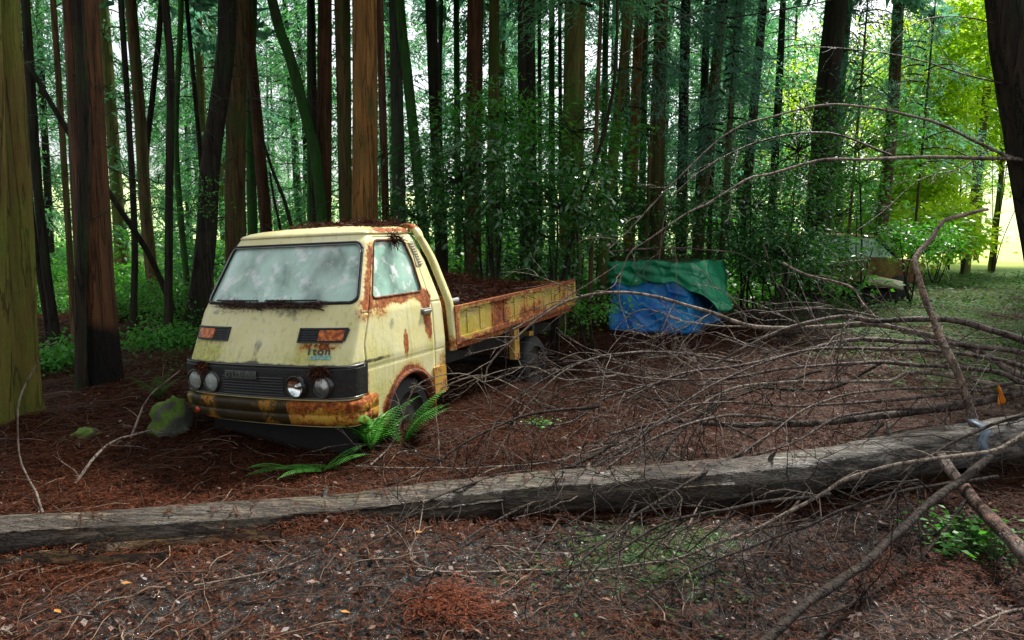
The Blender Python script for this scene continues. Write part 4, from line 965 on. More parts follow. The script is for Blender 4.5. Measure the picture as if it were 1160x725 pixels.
# ---- farther trees that fill the view between the trunks
SH = [('far_cedar', L_CON), ('far_cedar', L_CONL)]
spots = []
for k in range(72):
    Yk = rnd.uniform(19, 56); X0, X1 = -Yk*.78-1, Yk*.40
    spots.append((rnd.uniform(X0, X1), Yk))
nfar = 0
for (x_, y_) in sorted(spots, key=lambda t: t[1]):
    if x_ > 3.8+.12*(y_-19) and y_ < 34: continue
    H = rnd.uniform(13, 19); o = empty('background_cedar', (x_, y_, float(gh(x_, y_))), 'slender cedar with feathery blue green foliage deep in the wood', 'tree', 'slender cedars deep in the wood')
    r0 = rnd.uniform(.09, .2); lean = rnd.uniform(-.05, .05)
    V, Fq = trunk_mesh([np.array([0, 0, -.1]), np.array([lean*H*.4, 0, H*.4]), np.array([lean*H, 0, H])], [r0, r0*.7, r0*.2], 8, .05, 1.3, nfar)
    link('trunk', mesh_np(V, Fq), BK[rnd.choice(['dark', 'green', 'grey', 'brown', 'olive'])], o)
    c = link('crown', CON[rnd.randrange(6)], [], o); c.rotation_euler = (0, 0, rnd.uniform(0, 6.28)); s = rnd.uniform(.8, 1.15); c.scale = (s, s, H/16.5); c.location = (lean*H*.4, 0, 0); nfar += 1

for i, (x_, y_) in enumerate(((5.2, 21), (6.8, 24), (8.6, 28.5), (7.6, 22), (9.6, 31), (4.6, 25), (10.6, 35), (6.0, 30), (8.0, 36), (12.5, 40))):
    H = 14+i % 3; o = empty('background_cedar', (x_, y_, float(gh(x_, y_))), 'slender cedar with feathery blue green foliage deep in the wood', 'tree', 'slender cedars deep in the wood')
    V, Fq = trunk_mesh([np.array([0, 0, -.1]), np.array([.1, 0, H*.4]), np.array([.1, 0, H])], [.14, .1, .03], 8, .05, 1.3, i); link('trunk', mesh_np(V, Fq), BK['dark'], o)
    c = link('crown', CON[(0, 1, 3, 5)[i % 4]], [], o); c.rotation_euler = (0, 0, i*1.3); c.scale = (1.1, 1.1, H/16.5)
# ---- broadleaf foliage
def leaf_clumps(centres, per, sig, L, W, tilt=.6, up=True, droop=-.15, flat=.55):
    c = np.asarray(centres).repeat(per, 0); n = len(c); off = rng.normal(size=(n, 3))*np.array([1, 1, flat])*sig; c = c+off
    d = norm(off*np.array([1, 1, .3])+rng.normal(size=(n, 3))*sig*.7); d[:, 2] += droop
    fn = leaf_up if up else leaf_quads
    return fn(c, d, L*(.55+.7*rng.random(n)), W*(.6+.6*rng.random(n)), tilt) if up else leaf_quads(c, d, L*(.55+.7*rng.random(n)), W*(.6+.6*rng.random(n)))
def shrub(name, px, py, Y, rx, rz, ry, ncl, per, label, mat_, cat='shrub', sig=.19, L=.10, W=.040, base=None, stems=True, group=None, bark_='dark', seed=None):
    c0 = P(px, py, Y); b = np.array([c0[0] if base is None else P(base, py, Y)[0], Y, 0]); b[2] = float(gh(b[0], b[1])); o = empty(name, b, label, cat, group)
    r_ = random.Random(seed or int(px*7+py)); cs = []
    while len(cs) < ncl:
        v = np.array([r_.uniform(-1, 1) for _ in range(3)]); 
        if np.dot(v, v) > 1: continue
        q = c0+v*np.array([rx, ry, rz])
        if q[2] < float(gh(q[0], q[1]))+.04: q[2] = float(gh(q[0], q[1]))+.04+.2*r_.random()
        cs.append(q-b)
    V, Fq = leaf_clumps(cs, int(per*1.35), sig, L, W); link('foliage', mesh_np(V, Fq), mat_, o, False)
    if stems:
        A = Acc(); hubs = [np.array([(c0-b)[0]*f+r_.gauss(0, rx*.2), r_.gauss(0, ry*.2), (c0-b)[2]*f]) for f in (.4, .6, .8, 1.)]
        for h_ in hubs: q = smooth_path([np.array([r_.gauss(0, .05), 0, -.03]), h_*.5+np.array([r_.gauss(0, .08), r_.gauss(0, .08), 0]), h_], .15, .01); A.tube(q, np.linspace(.022, .012, len(q)), 6)
        for c_ in cs:
            h_ = min(hubs, key=lambda t: np.linalg.norm(t-c_)); q = smooth_path([h_, (h_+c_)/2+np.array([r_.gauss(0, .06), r_.gauss(0, .06), .05]), c_], .12, .006); A.tube(q, np.linspace(.010, .003, len(q)), 4)
        A.build('stems', BK[bark_], o)
    return o
S = shrub
S('evergreen_shrub', 540, 205, 9.6, .85, .75, .6, 46, 46, 'tall glossy evergreen shrub around the leaf wrapped reddish trunk', L_CAM, base=545)
S('evergreen_shrub', 565, 130, 10.2, .75, .55, .5, 26, 40, 'glossy evergreen shrub reaching highest behind the bed', L_CAML, base=560)
S('evergreen_shrub', 625, 235, 9.2, .75, .65, .6, 46, 50, 'dense dark evergreen shrub behind the tail of the truck bed', L_CAM, base=630)
S('evergreen_shrub', 690, 225, 13.2, .85, .60, .6, 44, 48, 'dark evergreen shrub between truck bed and blue tarpaulin', L_CAM, base=690)
S('evergreen_shrub', 480, 215, 11, .6, .85, .5, 22, 40, 'thin evergreen shrub peeping above the rear edge of the cab', L_CAM, base=500)
S('evergreen_shrub', 650, 150, 11.5, 1.2, .7, .6, 28, 40, 'loose evergreen shrub screening the broad pale brown cedar', L_CAML, base=650)
S('evergreen_shrub', 745, 240, 13.8, 1.0, .55, .6, 32, 44, 'evergreen shrub growing over the top of the green tarpaulin', L_CAM, base=760)
S('evergreen_shrub', 850, 235, 12.4, 1.0, .9, .7, 46, 46, 'leafy evergreen shrub right of the green tarpaulin', L_CAM, base=850)
S('evergreen_shrub', 900, 170, 13.6, 1.2, 1.2, .8, 50, 42, 'tall leafy shrub in front of the widest green black trunk', L_CAM, base=905)
S('evergreen_shrub', 985, 170, 14.5, 1.1, 1.2, .8, 40, 40, 'open leafy shrub lit from behind near the wrecked car', L_CAML, base=985)
S('evergreen_shrub', 880, 285, 13.0, 1.4, .45, .7, 44, 46, 'low dark thicket between tarpaulin and wrecked car', L_CAM, base=880)
S('evergreen_shrub', 1035, 275, 15.5, .9, .55, .7, 30, 46, 'bushy green shrub beside the nose of the wrecked car', L_CAML, base=1035, seed=5)
S('evergreen_shrub', 878, 292, 11.8, .75, .38, .5, 34, 46, 'dark low shrub nearest on the right of the green tarpaulin', L_CAM, base=878, seed=91)
S('evergreen_shrub', 925, 300, 13.6, .8, .38, .5, 30, 46, 'dark low shrub hiding the tail of the wrecked car', L_CAM, base=925, seed=92)
S('evergreen_shrub', 800, 290, 14.0, .9, .5, .6, 26, 44, 'shadowy shrub behind the green tarpaulin', L_CAM, base=800)
S('evergreen_shrub', 945, 245, 18.5, 1.3, .6, .8, 30, 44, 'leafy shrub arching over the roof of the wrecked car', L_CAM, base=930, sig=.22, L=.11, W=.045)
S('evergreen_shrub', 700, 285, 13.6, 1.0, .35, .5, 26, 46, 'dusky shrub in the shade behind the blue tarpaulin', L_CAM, base=700)
S('evergreen_shrub', 600, 300, 11.0, .9, .35, .5, 26, 46, 'low dusky shrub directly behind the truck bed', L_CAM, base=600)
S('leafy_sapling', 668, 345, 8.6, .42, .20, .3, 14, 34, 'small bright sapling at the tail corner of the truck bed', L_CAML, 'sapling', .10, .06, .026, base=668)
S('leafy_sapling', 232, 230, 9.5, .2, .35, .2, 7, 20, 'thin leafy sapling in front of the twiggy black trunk', L_CAML, 'sapling', .10, .06, .026, base=232, seed=8)
# left undergrowth
for (px, py, Y_, rx, rz, ncl, lab) in ((66, 420, 8.2, .35, .35, 26, 'leafy bush behind the thick moss yellow trunk'), (150, 345, 13, .9, .45, 34, 'low bush under the thin dark trunks at left'),
        (182, 400, 9.6, .45, .32, 28, 'leafy bush between the big reddish cedar and the truck'), (205, 355, 11.4, .55, .45, 28, 'bush at the foot of the twiggy black trunk'), (45, 350, 14, 1.0, .5, 30, 'distant low bush behind the dark slanting trunk'), (230, 300, 13, .5, .5, 20, 'light green bush behind the windscreen corner'), (110, 335, 16, 1.0, .5, 28, 'far low bush seen past the big reddish cedar')):
    S('leafy_bush', px, py, Y_, rx, rz, .4, ncl, 52, lab, L_CAML if py > 320 else L_CONL, 'bush', .15, .075, .034, base=px)
# yellow green maples round the clearing
def broad_tree(x, y, H, rad, lab, mat_, n, per, zlo=.12, grp=None, L=.17, W=.10, bk='olive'):
    b = np.array([x, y, float(gh(x, y))]); o = empty('maple_tree', b, lab, 'tree', grp); r_ = random.Random(int(x*31+y)); cs = []; A = Acc(); lean = r_.uniform(-.4, .4)
    q = smooth_path([np.array([0, 0, -.1]), np.array([lean*.4, 0, H*.35]), np.array([lean, .2, H*.9])], .3, .02); A.tube(q, np.linspace(.13, .03, len(q)), 9); link('trunk', A.mesh(), BK[bk], o)
    A = Acc()
    for _ in range(n):
        t = r_.uniform(zlo, 1); az = r_.uniform(0, 6.28); rr = rad*math.sqrt(max(.05, 1-((t-.55)/.62)**2))*r_.uniform(.25, 1)
        c_ = np.array([lean*t+rr*math.cos(az), rr*math.sin(az), H*t]); cs.append(c_); s0 = np.array([lean*t*.8, 0, H*t*.8]); p = smooth_path([s0, (s0+c_)/2+np.array([0, 0, .2]), c_], .3, .02); A.tube(p, np.linspace(.03, .006, len(p)), 5)
    A.build('branches', BK[bk], o); V, Fq = leaf_clumps(cs, per, .42, L, W, .5, True, -.1, .4); link('crown', mesh_np(V, Fq), mat_, o, False)
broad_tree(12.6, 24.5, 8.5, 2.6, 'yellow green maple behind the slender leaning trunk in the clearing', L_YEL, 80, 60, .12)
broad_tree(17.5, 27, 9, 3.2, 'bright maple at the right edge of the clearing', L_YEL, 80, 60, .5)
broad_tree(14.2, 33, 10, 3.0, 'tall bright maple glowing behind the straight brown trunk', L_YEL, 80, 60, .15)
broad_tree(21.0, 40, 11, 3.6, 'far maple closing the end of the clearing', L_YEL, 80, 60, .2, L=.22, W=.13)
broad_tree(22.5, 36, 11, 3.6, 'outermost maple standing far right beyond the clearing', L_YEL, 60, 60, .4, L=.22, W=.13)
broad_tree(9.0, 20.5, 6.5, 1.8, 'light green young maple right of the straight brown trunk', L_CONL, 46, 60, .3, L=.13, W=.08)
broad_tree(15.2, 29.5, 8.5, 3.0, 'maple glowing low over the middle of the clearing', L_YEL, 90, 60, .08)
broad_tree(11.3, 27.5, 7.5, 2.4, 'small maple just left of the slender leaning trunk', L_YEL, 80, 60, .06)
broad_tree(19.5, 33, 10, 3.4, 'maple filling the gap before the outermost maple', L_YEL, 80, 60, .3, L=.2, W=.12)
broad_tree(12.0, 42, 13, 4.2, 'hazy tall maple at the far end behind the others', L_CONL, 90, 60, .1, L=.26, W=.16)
ub = None
for k in range(46):
    Yk = rnd.uniform(14.5, 34); xk = rnd.uniform(-Yk*.74, Yk*.30+1.5)
    if k == 0:
        cs = [np.array([rnd.gauss(0, .7), rnd.gauss(0, .6), abs(rnd.gauss(.1, .45))+.05]) for _ in range(46)]
        V, Fq = leaf_clumps(cs, 44, .17, .13, .06); fm = mesh_np(V, Fq)
    o = empty('understory_bush', (xk, Yk, float(gh(xk, Yk))), 'low leafy bush on the floor deep in the wood', 'bush', 'low bushes deep in the wood'); f = link('foliage', fm, [] if k else L_CAML, o, False); s = rnd.uniform(.8, 1.6); o.scale = (s, s, s*rnd.uniform(.7, 1.2)); o.rotation_euler = (0, 0, rnd.uniform(0, 6))
# conifer boughs that hang into the view, each from its own young cedar
def young(px, Y_, H, rad, base, seed, lab, mat_=None, nb=30, per=34):
    per = int(per*1.9)
    b = P(px, 260, Y_); b[2] = float(gh(b[0], Y_)); o = empty('young_cedar', b, lab, 'tree')
    V, Fq = trunk_mesh([np.array([0, 0, -.1]), np.array([.1, 0, H*.5]), np.array([.2, 0, H])], [.035, .03, .01], 9, .05, 1.2, seed); link('trunk', mesh_np(V, Fq), BK['brown'], o)
    me, mi = crown_conifer(seed, H, base, rad, nb, per, .13, .02); c = link('crown', me, [BK['dark'], mat_ or L_CONL], o); me.polygons.foreach_set('material_index', mi)
young(668, 10.5, 8, 1.5, .56, 301, 'young cedar whose soft boughs hang at the top middle', L_CONL, 34, 50)
young(815, 13.2, 6.6, 1.2, .42, 302, 'young cedar with drooping bluish boughs right of centre', L_CON, 34, 46)
young(730, 13.0, 8, 1.4, .40, 303, 'young cedar behind the yellowish trunk', L_CON, 26, 40)
young(1035, 19.0, 9, 2.2, .35, 304, 'feathery young cedar between the brown trunk and the clearing', L_CON, 34, 40)
young(960, 16.6, 8, 1.8, .50, 305, 'young cedar spreading boughs over the widest green black trunk', L_CON, 30, 44)
for (x_, y_, H_) in ((10.4, 12.0, 15), (12.8, 15.6, 17), (9.0, 8.8, 14), (18.2, 23.0, 17), (16.2, 20.0, 17)):  # unseen cedars added so their crowns shade the ground at right
    o = empty('shade_cedar', (x_, y_, float(gh(x_, y_))), 'unseen cedar added past the right edge to shade the ground', 'tree', 'added shade cedars right of the picture')
    V, Fq = trunk_mesh([np.array([0, 0, -.1]), np.array([.1, 0, H_*.5]), np.array([.2, 0, H_])], [.22, .16, .04], 12, .05, 1.3, x_); link('trunk', mesh_np(V, Fq), BK['brown'], o)
    c = link('crown', HIGH[int(x_) % 3], [], o); c.scale = (1.35, 1.35, H_/17.)
for i, (px, py, Y_, rx, rz) in enumerate(((1065, 262, 21, 1.3, .7), (1000, 262, 23, 1.2, .7), (1030, 225, 23, 1.6, 1.2), (1085, 170, 28, 1.5, 1.0), (1045, 130, 24, 1.6, 1.6), (1140, 120, 26, 1.8, 2.2), (1110, 40, 24, 2.0, 1.4), (1050, 70, 27, 1.8, 1.8))):
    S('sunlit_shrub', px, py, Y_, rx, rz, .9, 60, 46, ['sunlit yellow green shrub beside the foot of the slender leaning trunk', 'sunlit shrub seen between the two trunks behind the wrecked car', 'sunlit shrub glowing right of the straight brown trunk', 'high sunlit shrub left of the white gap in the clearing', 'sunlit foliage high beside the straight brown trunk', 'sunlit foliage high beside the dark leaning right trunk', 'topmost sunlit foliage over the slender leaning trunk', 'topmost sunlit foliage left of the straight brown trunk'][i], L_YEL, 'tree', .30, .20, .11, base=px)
# unseen cedars added behind the viewpoint to mottle the glass reflections
for (x_, y_) in ((-7, -9), (-2.5, -12), (3.5, -9), (8, -13), (-11, -3), (-13, -12), (10, -4), (0, -17)):
    o = empty('reflection_cedar', (x_, y_, float(gh(x_, y_))), 'unseen cedar added behind the viewpoint for glass reflections', 'tree', 'added reflection cedars behind the viewpoint'); H = 15
    V, Fq = trunk_mesh([np.array([0, 0, -.1]), np.array([.1, 0, H*.5]), np.array([.2, 0, H])], [.2, .15, .04], 10, .05, 1.3, x_); link('trunk', mesh_np(V, Fq), BK['brown'], o)
    link('crown', HIGH[int(abs(x_)) % 3], [], o)
# ================================================================== FALLEN WOOD
def wood(name, c1, c2, c3, sx=(.8, 10, 10), moss=None):
    m = M(name); v = m.coord(sx); f = m.noise(v, 2.6, 7, .7, .3); g = m.noise(m.coord((1, 1, 1)), 3.2, 4); fine = m.noise(m.coord((sx[0]*3, 34, 34)), 3, 4, .7)
    c = m.ramp(f, [(.34, tuple(q*.25 for q in c1)), (.46, c1), (.62, c2)]); c = m.mix(m.ramp(g, [(.48, 0.), (.62, .8)]), c, c3)
    if moss: c = m.mix(m.ramp(m.noise(m.coord(), 4.3, 5, .7), [(.55, 0.), (.7, .6)]), c, moss)
    fi = m.math('ABSOLUTE', m.math('SUBTRACT', m.noise(m.coord(tuple(q*.8 for q in sx)), 2.1, 5, .6, .5), .5)); fi2 = m.math('ABSOLUTE', m.math('SUBTRACT', m.noise(m.coord(tuple(q*2.2 for q in sx)), 2.4, 4, .6, .3), .5)); cr = m.math('MAXIMUM', m.ramp(fi, [(.0, .85), (.02, 0.)]), m.ramp(fi2, [(.0, .7), (.022, 0.)]))
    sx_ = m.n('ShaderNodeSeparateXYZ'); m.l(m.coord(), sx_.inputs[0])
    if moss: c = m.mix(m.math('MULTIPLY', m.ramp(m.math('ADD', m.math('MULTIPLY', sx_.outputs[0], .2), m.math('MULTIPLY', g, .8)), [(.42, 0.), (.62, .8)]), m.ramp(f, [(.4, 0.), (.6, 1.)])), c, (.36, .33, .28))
    c = m.mix(cr, c, tuple(q*.15 for q in c1)); m.col(c).rough(m.ramp(g, [(.4, .75), (.62, .42)])); m.bump(m.mix(cr, m.mix(.4, f, fine), 0.), 1., .05); return m.m
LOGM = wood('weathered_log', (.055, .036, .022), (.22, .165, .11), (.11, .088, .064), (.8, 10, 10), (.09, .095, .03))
path = [(-90, 617), (0, 608), (90, 603), (179, 598), (300, 590), (400, 583), (500, 571), (600, 560), (690, 555), (780, 547), (860, 540), (939, 530), (1000, 519), (1060, 508), (1110, 500), (1160, 491), (1230, 478), (1400, 448)]
diam = [44, 44, 46, 48, 49, 50, 49, 49, 50, 50, 51, 50, 49, 47, 46, 46, 47, 48]
Ys = np.interp([p[0] for p in path], [-90, 0, 200, 400, 780, 939, 1160, 1230, 1400], [3.52, 3.54, 3.68, 3.85, 4.12, 4.3, 4.62, 4.75, 5.15])
pp = np.array([P(x, y, Y_) for (x, y), Y_ in zip(path, Ys)]); rads = np.array(diam)/FPX*Ys/2*1.02
cen = smooth_path(pp, .05); k = len(cen); rr = np.interp(np.linspace(0, 1, k), np.linspace(0, 1, len(rads)), rads)
rr = rr*(1+.05*np.exp(-((np.arange(k)/k-.62)/.012)**2)+.04*np.exp(-((np.arange(k)/k-.31)/.01)**2)+.025*np.sin(np.arange(k)*.31)+.02*np.sin(np.arange(k)*.11+1)); n = 48; th = np.linspace(0, 2*math.pi, n, endpoint=False)
R_ = rr[:, None]*(1+.03*np.sin(3*th+np.arange(k)[:, None]*.04)+.022*np.sin(9*th+.03*np.arange(k)[:, None])+.018*np.sin(17*th-.05*np.arange(k)[:, None])*np.sin(.07*np.arange(k)[:, None])+rng.normal(size=(k, n))*.012)
R_[-1] = rr[-1]*.02; cen[-1] = cen[-2]+(cen[-2]-cen[-3])*.1; org = cen[k//2].copy(); V, Fq = tube_np(cen-org, R_, n); cap1 = list(range(n))
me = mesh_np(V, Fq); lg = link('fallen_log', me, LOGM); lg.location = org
tag(lg, 'long weathered grey brown tree trunk lying across the foreground', 'log')
def strip(name, parent, pts_px, Y0, w_, off_z, label=None, mat_=LOGM):
    pass
# peeling bark flakes on the log
for i in range(12):
    t = rnd.random(); j = int(t*(k-20)); a0 = rnd.uniform(.1, 2.9); L = rnd.randint(6, 18); V = []
    tt = norm((cen[min(k-1, j+1)]-cen[j])); a_ = norm(np.cross(tt, [0, 0, 1.])); b_ = np.cross(tt, a_)
    if j+L >= k: continue
    for s in range(L+1):
        for q, (da, dr) in enumerate(((.03*rnd.random(), .0), (.05, .004), (.07+.05*rnd.random(), .005+.007*rnd.random()))):
            an = -a0+da; V.append(cen[j+s]-org+(a_*math.cos(an)+b_*math.sin(an))*(rr[j+s]*1.03+dr))
    F = [(s*3+q, s*3+q+1, (s+1)*3+q+1, (s+1)*3+q) for s in range(L) for q in range(2)]
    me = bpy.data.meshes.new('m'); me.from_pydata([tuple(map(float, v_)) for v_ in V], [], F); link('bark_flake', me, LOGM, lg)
for t_, an, L_ in ((.24, 1.2, .05), (.42, .7, .06), (.55, 1.9, .04), (.66, 1.0, .08), (.80, .6, .05), (.88, 2.0, .06)):
    j = int(t_*(k-2)); tt = norm(cen[j+1]-cen[j]); a_ = norm(np.cross(tt, [0, 0, 1.])); b_ = np.cross(a_, tt); dv = -a_*math.cos(an)+b_*math.sin(an); A = Acc(); q = cen[j]-org
    if dv[2] < 0: dv = -dv
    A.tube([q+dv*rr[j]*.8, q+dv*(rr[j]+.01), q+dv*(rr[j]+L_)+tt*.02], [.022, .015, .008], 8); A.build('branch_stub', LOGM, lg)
ROT = wood('rotten_bark', (.10, .045, .018), (.40, .23, .09), (.06, .03, .014), (1, 8, 8))
for idx, (pts, w_, lab) in enumerate([([(100, 628), (180, 622), (260, 616), (318, 612)], .05, 'strip of rotten orange brown bark under the left part of the log'), ([(0, 645), (40, 637), (80, 633)], .05, 'short rotten bark piece at the left edge below the log'), ([(40, 640), (110, 641), (190, 636)], .03, 'dark rotting stick beside the rotten bark strips')]):
    g = np.array([G(*p) for p in pts]); o0 = g[0].copy(); p = smooth_path(g, .04, .004); n_ = len(p); V = []
    for i_, q in enumerate(p):
        wv = w_*(.6+.5*rnd.random()); V += [tuple(q-o0+np.array([0, -wv/2, .012])), tuple(q-o0+np.array([0, -wv*.1, .05+.012*rnd.random()])), tuple(q-o0+np.array([0, wv/2, .035+.01*rnd.random()])), tuple(q-o0+np.array([0, wv*.1, -.005]))]
    F = [(4*i_+j, 4*i_+(j+1) % 4, 4*i_+4+(j+1) % 4, 4*i_+4+j) for i_ in range(n_-1) for j in range(4)]
    me = bpy.data.meshes.new('m'); me.from_pydata([tuple(map(float, v_)) for v_ in V], [], F); o = link('rotten_bark', me, ROT, None, False); o.location = o0; tag(o, lab, 'bark')
# dark wet log piece at the right
A = Acc(); p = smooth_path([P(1088, 535, 4.55), P(1120, 552, 4.6), (P(1160, 565, 4.65)), P(1230, 580, 4.7)], .05); A.tube(p-p[0], np.linspace(.05, .13, len(p)), 14); o = A.build('wet_log', DARKW); o.location = p[0]; tag(o, 'short black wet log in the shade under the right end of the long log', 'log')

def branch_part(name, pts, Ys_, r0, r1, parent, org_, mat_, nt, L, seed, sub=.7, droop=.25):
    nt = int(nt*.8)
    Yi = np.interp(np.linspace(0, 1, len(pts)), np.linspace(0, 1, len(Ys_)), Ys_); p = []
    for (x, y), yy in zip(pts, Yi):
        q = P(x, y, yy); g = G(x, y)
        if q[2] < float(gh(q[0], q[1]))+.02: q = g+np.array([0, 0, .02])
        p.append(q)
    p = smooth_path(p, .06, .004)-org_; A = Acc(); k = len(p); rr = np.linspace(r0, r1, k)*(1+.07*np.sin(np.arange(k)*1.1+seed))
    A.tube(p, rr, 8); twigify(A, p, rr, nt, L, seed, sub, droop); return A.build(name, mat_, parent)
FRONTW = bark('dark_twig', (.010, .007, .006), (.055, .04, .03), vs=3)
# the dead top of a fallen tree: boughs fan out from a butt that lies beyond the right edge
root = P(1260, 455, 5.0); fb = empty('fallen_treetop', root, 'dead leafless treetop whose thin boughs fan out from the right edge', 'fallen tree')
bp = lambda pts, Ys_, r0, r1, nt, L, seed, mat_=DARKW, **k_: branch_part('bough', pts, Ys_, r0*1.18, r1*1.15, fb, root, mat_, nt, L, seed, **k_)
bp([(1260, 425), (1160, 443), (1092, 459), (1030, 466), (976, 474), (920, 478), (850, 482), (760, 478), (690, 492)], [5.0, 5.0, 4.9, 4.9], .034, .010, 12, .7, 21)
bp([(1260, 430), (1160, 386), (1088, 365), (1046, 362), (992, 364), (953, 359), (907, 368), (864, 383), (814, 410), (760, 432), (700, 446), (640, 452)], [5.0, 5.3, 5.4, 5.6], .024, .004, 24, .9, 22)
bp([(1260, 440), (1160, 401), (1069, 389), (976, 385), (926, 393), (849, 412), (760, 427), (690, 465), (640, 500)], [5.0, 5.1, 5.1, 5.0], .020, .004, 24, .9, 23)
bp([(1260, 448), (1160, 426), (1107, 397), (1046, 378), (992, 368), (934, 370), (876, 372), (837, 366), (795, 350), (735, 335), (680, 332), (635, 345), (608, 362), (585, 383), (564, 400), (552, 416), (549, 433)], [5.0, 5.4, 5.6, 5.6, 5.4], .022, .005, 20, .8, 24, DEADW)
bp([(985, 366), (934, 372), (860, 370), (811, 369), (773, 363), (739, 351), (721, 352), (700, 368)], [5.6, 6.6], .010, .003, 10, .5, 25, DEADW)
bp([(1260, 452), (1160, 434), (1130, 422), (1030, 412), (965, 412), (887, 418), (829, 428), (760, 430), (700, 425)], [5.0, 4.9, 4.8], .018, .004, 26, .9, 26)
bp([(1160, 440), (1042, 422), (1007, 432), (945, 432), (895, 433), (837, 439), (791, 459), (740, 485), (690, 505), (600, 527), (480, 531), (402, 528)], [5.0, 4.8, 4.6, 4.6], .014, .003, 26, .8, 27, DEADW)
bp([(1060, 462), (960, 470), (900, 500), (840, 520), (760, 540), (700, 560)], [4.9, 4.3, 4.0], .010, .003, 18, .8, 28)
bp([(900, 478), (840, 470), (780, 480), (700, 520), (640, 580), (600, 640)], [4.9, 4.2, 3.7], .010, .003, 18, .8, 29)
bp([(1160, 446), (1050, 440), (940, 452), (860, 500), (800, 560), (760, 640)], [5.0, 4.5, 3.7], .010, .003, 20, .8, 30)
bp([(840, 410), (760, 400), (700, 400), (640, 420), (590, 470), (560, 520)], [5.5, 5.2, 4.6], .010, .003, 20, .8, 31)
bp([(760, 430), (690, 450), (640, 480), (560, 480), (500, 500), (440, 520)], [5.2, 5.0, 4.9], .008, .002, 16, .6, 32)
bp([(700, 425), (640, 430), (600, 415), (540, 430), (500, 450)], [5.1, 5.4], .006, .002, 10, .5, 33, DEADW)
bp([(860, 500), (800, 470), (740, 440), (680, 430), (640, 440), (610, 470)], [4.6, 5.0], .007, .002, 14, .6, 34)
bp([(1160, 432), (1040, 450), (900, 460), (820, 455), (740, 470), (650, 520)], [5.0, 4.7, 4.4], .012, .003, 24, .9, 35)
bp([(1240, 440), (1120, 405), (1000, 395), (900, 400), (800, 440), (720, 500), (680, 560)], [5.0, 4.8, 4.2], .014, .003, 24, .9, 36)
for i, (pts, Ys_) in enumerate((([(1130, 540), (1010, 560), (900, 600), (800, 640), (700, 690)], (4.0, 2.95)), ([(860, 500), (790, 540), (700, 600), (620, 680), (590, 730)], (4.4, 2.8)), ([(760, 470), (690, 520), (600, 570), (520, 620), (470, 690)], (4.8, 2.95)), ([(1000, 480), (930, 540), (880, 600), (850, 680), (845, 730)], (4.7, 2.8)),
        ([(1100, 560), (1040, 640), (960, 690), (880, 710)], (3.9, 2.85)), ([(700, 500), (640, 530), (560, 540), (480, 570), (430, 620)], (4.6, 3.4)), ([(940, 560), (860, 570), (760, 590), (680, 640), (640, 700)], (3.8, 2.9)), ([(820, 450), (760, 500), (720, 570), (700, 650), (705, 720)], (5.0, 2.85)),
        ([(1160, 470), (1080, 500), (1010, 560), (980, 640), (990, 720)], (4.6, 2.85)), ([(680, 460), (600, 470), (530, 500), (470, 540), (400, 560)], (5.0, 4.3)), ([(930, 420), (860, 440), (800, 470), (770, 520), (740, 560)], (5.2, 4.1)), ([(1000, 410), (940, 440), (840, 440), (760, 455), (690, 440), (620, 455)], (5.2, 5.0)), ([(720, 400), (660, 410), (600, 440), (560, 480), (540, 530)], (5.6, 4.5)))):
    bp(pts, list(Ys_), .010, .003, 22, .9, 60+i, FRONTW, sub=1.0, droop=.35)
# single fallen branches
def lone(name, pts, Ys_, r0, r1, nt, L, seed, label, mat_=DEADW, cat='branch', **k_):
    q = P(*pts[0], Ys_[0]); 
    o = branch_part(name, pts, Ys_, r0, r1, None, q, mat_, nt, L, seed, **k_); o.location = q; tag(o, label, cat); return o
lone('dead_branch', [(1200, 484), (1160, 492), (1137, 506), (1110, 512), (1047, 521), (971, 539), (917, 568), (850, 602), (780, 629), (739, 638), (671, 647), (604, 651), (537, 653), (470, 651)], [4.0, 3.7, 3.3, 3.3], .013, .004, 14, .5, 41, 'long pale bare branch sweeping in front of the log', DEADW, droop=.6)
lone('dead_stick', [(1122, 518), (1047, 575), (984, 633), (926, 674), (860, 732)], [3.9, 3.5, 3.15, 2.8, 2.55], .021, .018, 4, .3, 42, 'straight dark stick propped from the log down to the bottom edge', FRONTW)
RB = wood('red_peeling_bark', (.11, .05, .03), (.30, .16, .11), (.42, .34, .28), (4, 4, 4))
lone('forked_branch', [(1106, 492), (1102, 474), (1092, 439), (1080, 412), (1065, 385), (1057, 362), (1048, 343), (1040, 312), (1037, 291), (1057, 269), (1069, 250), (1100, 242), (1119, 237)], [4.55, 4.7, 5.0, 5.2, 5.3], .030, .012, 0, .5, 43, 'pale crooked branch rising from the log, bent and forked at its top', wood('pale_branch', (.20, .13, .09), (.42, .31, .23), (.30, .17, .10), (3, 3, 3)))
lone('dead_twig', [(1069, 252), (1085, 247), (1120, 237)], [5.28, 5.3], .012, .006, 0, .2, 44, 'dark broken tip crossing the top of the crooked branch', DARKW) if 0 else None
lone('red_pole', [(1064, 515), (1085, 543), (1110, 575), (1135, 600), (1185, 650)], [4.3, 4.05, 3.75, 3.45, 3.1], .032, .036, 0, .2, 45, 'reddish peeling pole slanting to the lower right corner', RB)
lone('dead_branch', [(887, 298), (914, 312), (961, 324), (976, 343), (992, 360)], [8.6, 7.6], .016, .010, 6, .4, 46, 'short bleached branch lying before the wrecked car')
lone('dead_branch', [(49, 585), (35, 545), (22, 512), (22, 454), (45, 405)], [4.3, 4.5], .007, .004, 0, .3, 47, 'thin pale curved stem standing at the far left')
lone('dead_branch', [(85, 552), (121, 503), (150, 493), (173, 487)], [4.7, 5.0], .010, .006, 4, .3, 48, 'brown stick lying left of the mossy stone')
lone('dead_branch', [(148, 496), (156, 474), (170, 448), (204, 420)], [5.1, 5.3], .008, .004, 4, .3, 49, 'light forked stick leaning over the mossy stone')
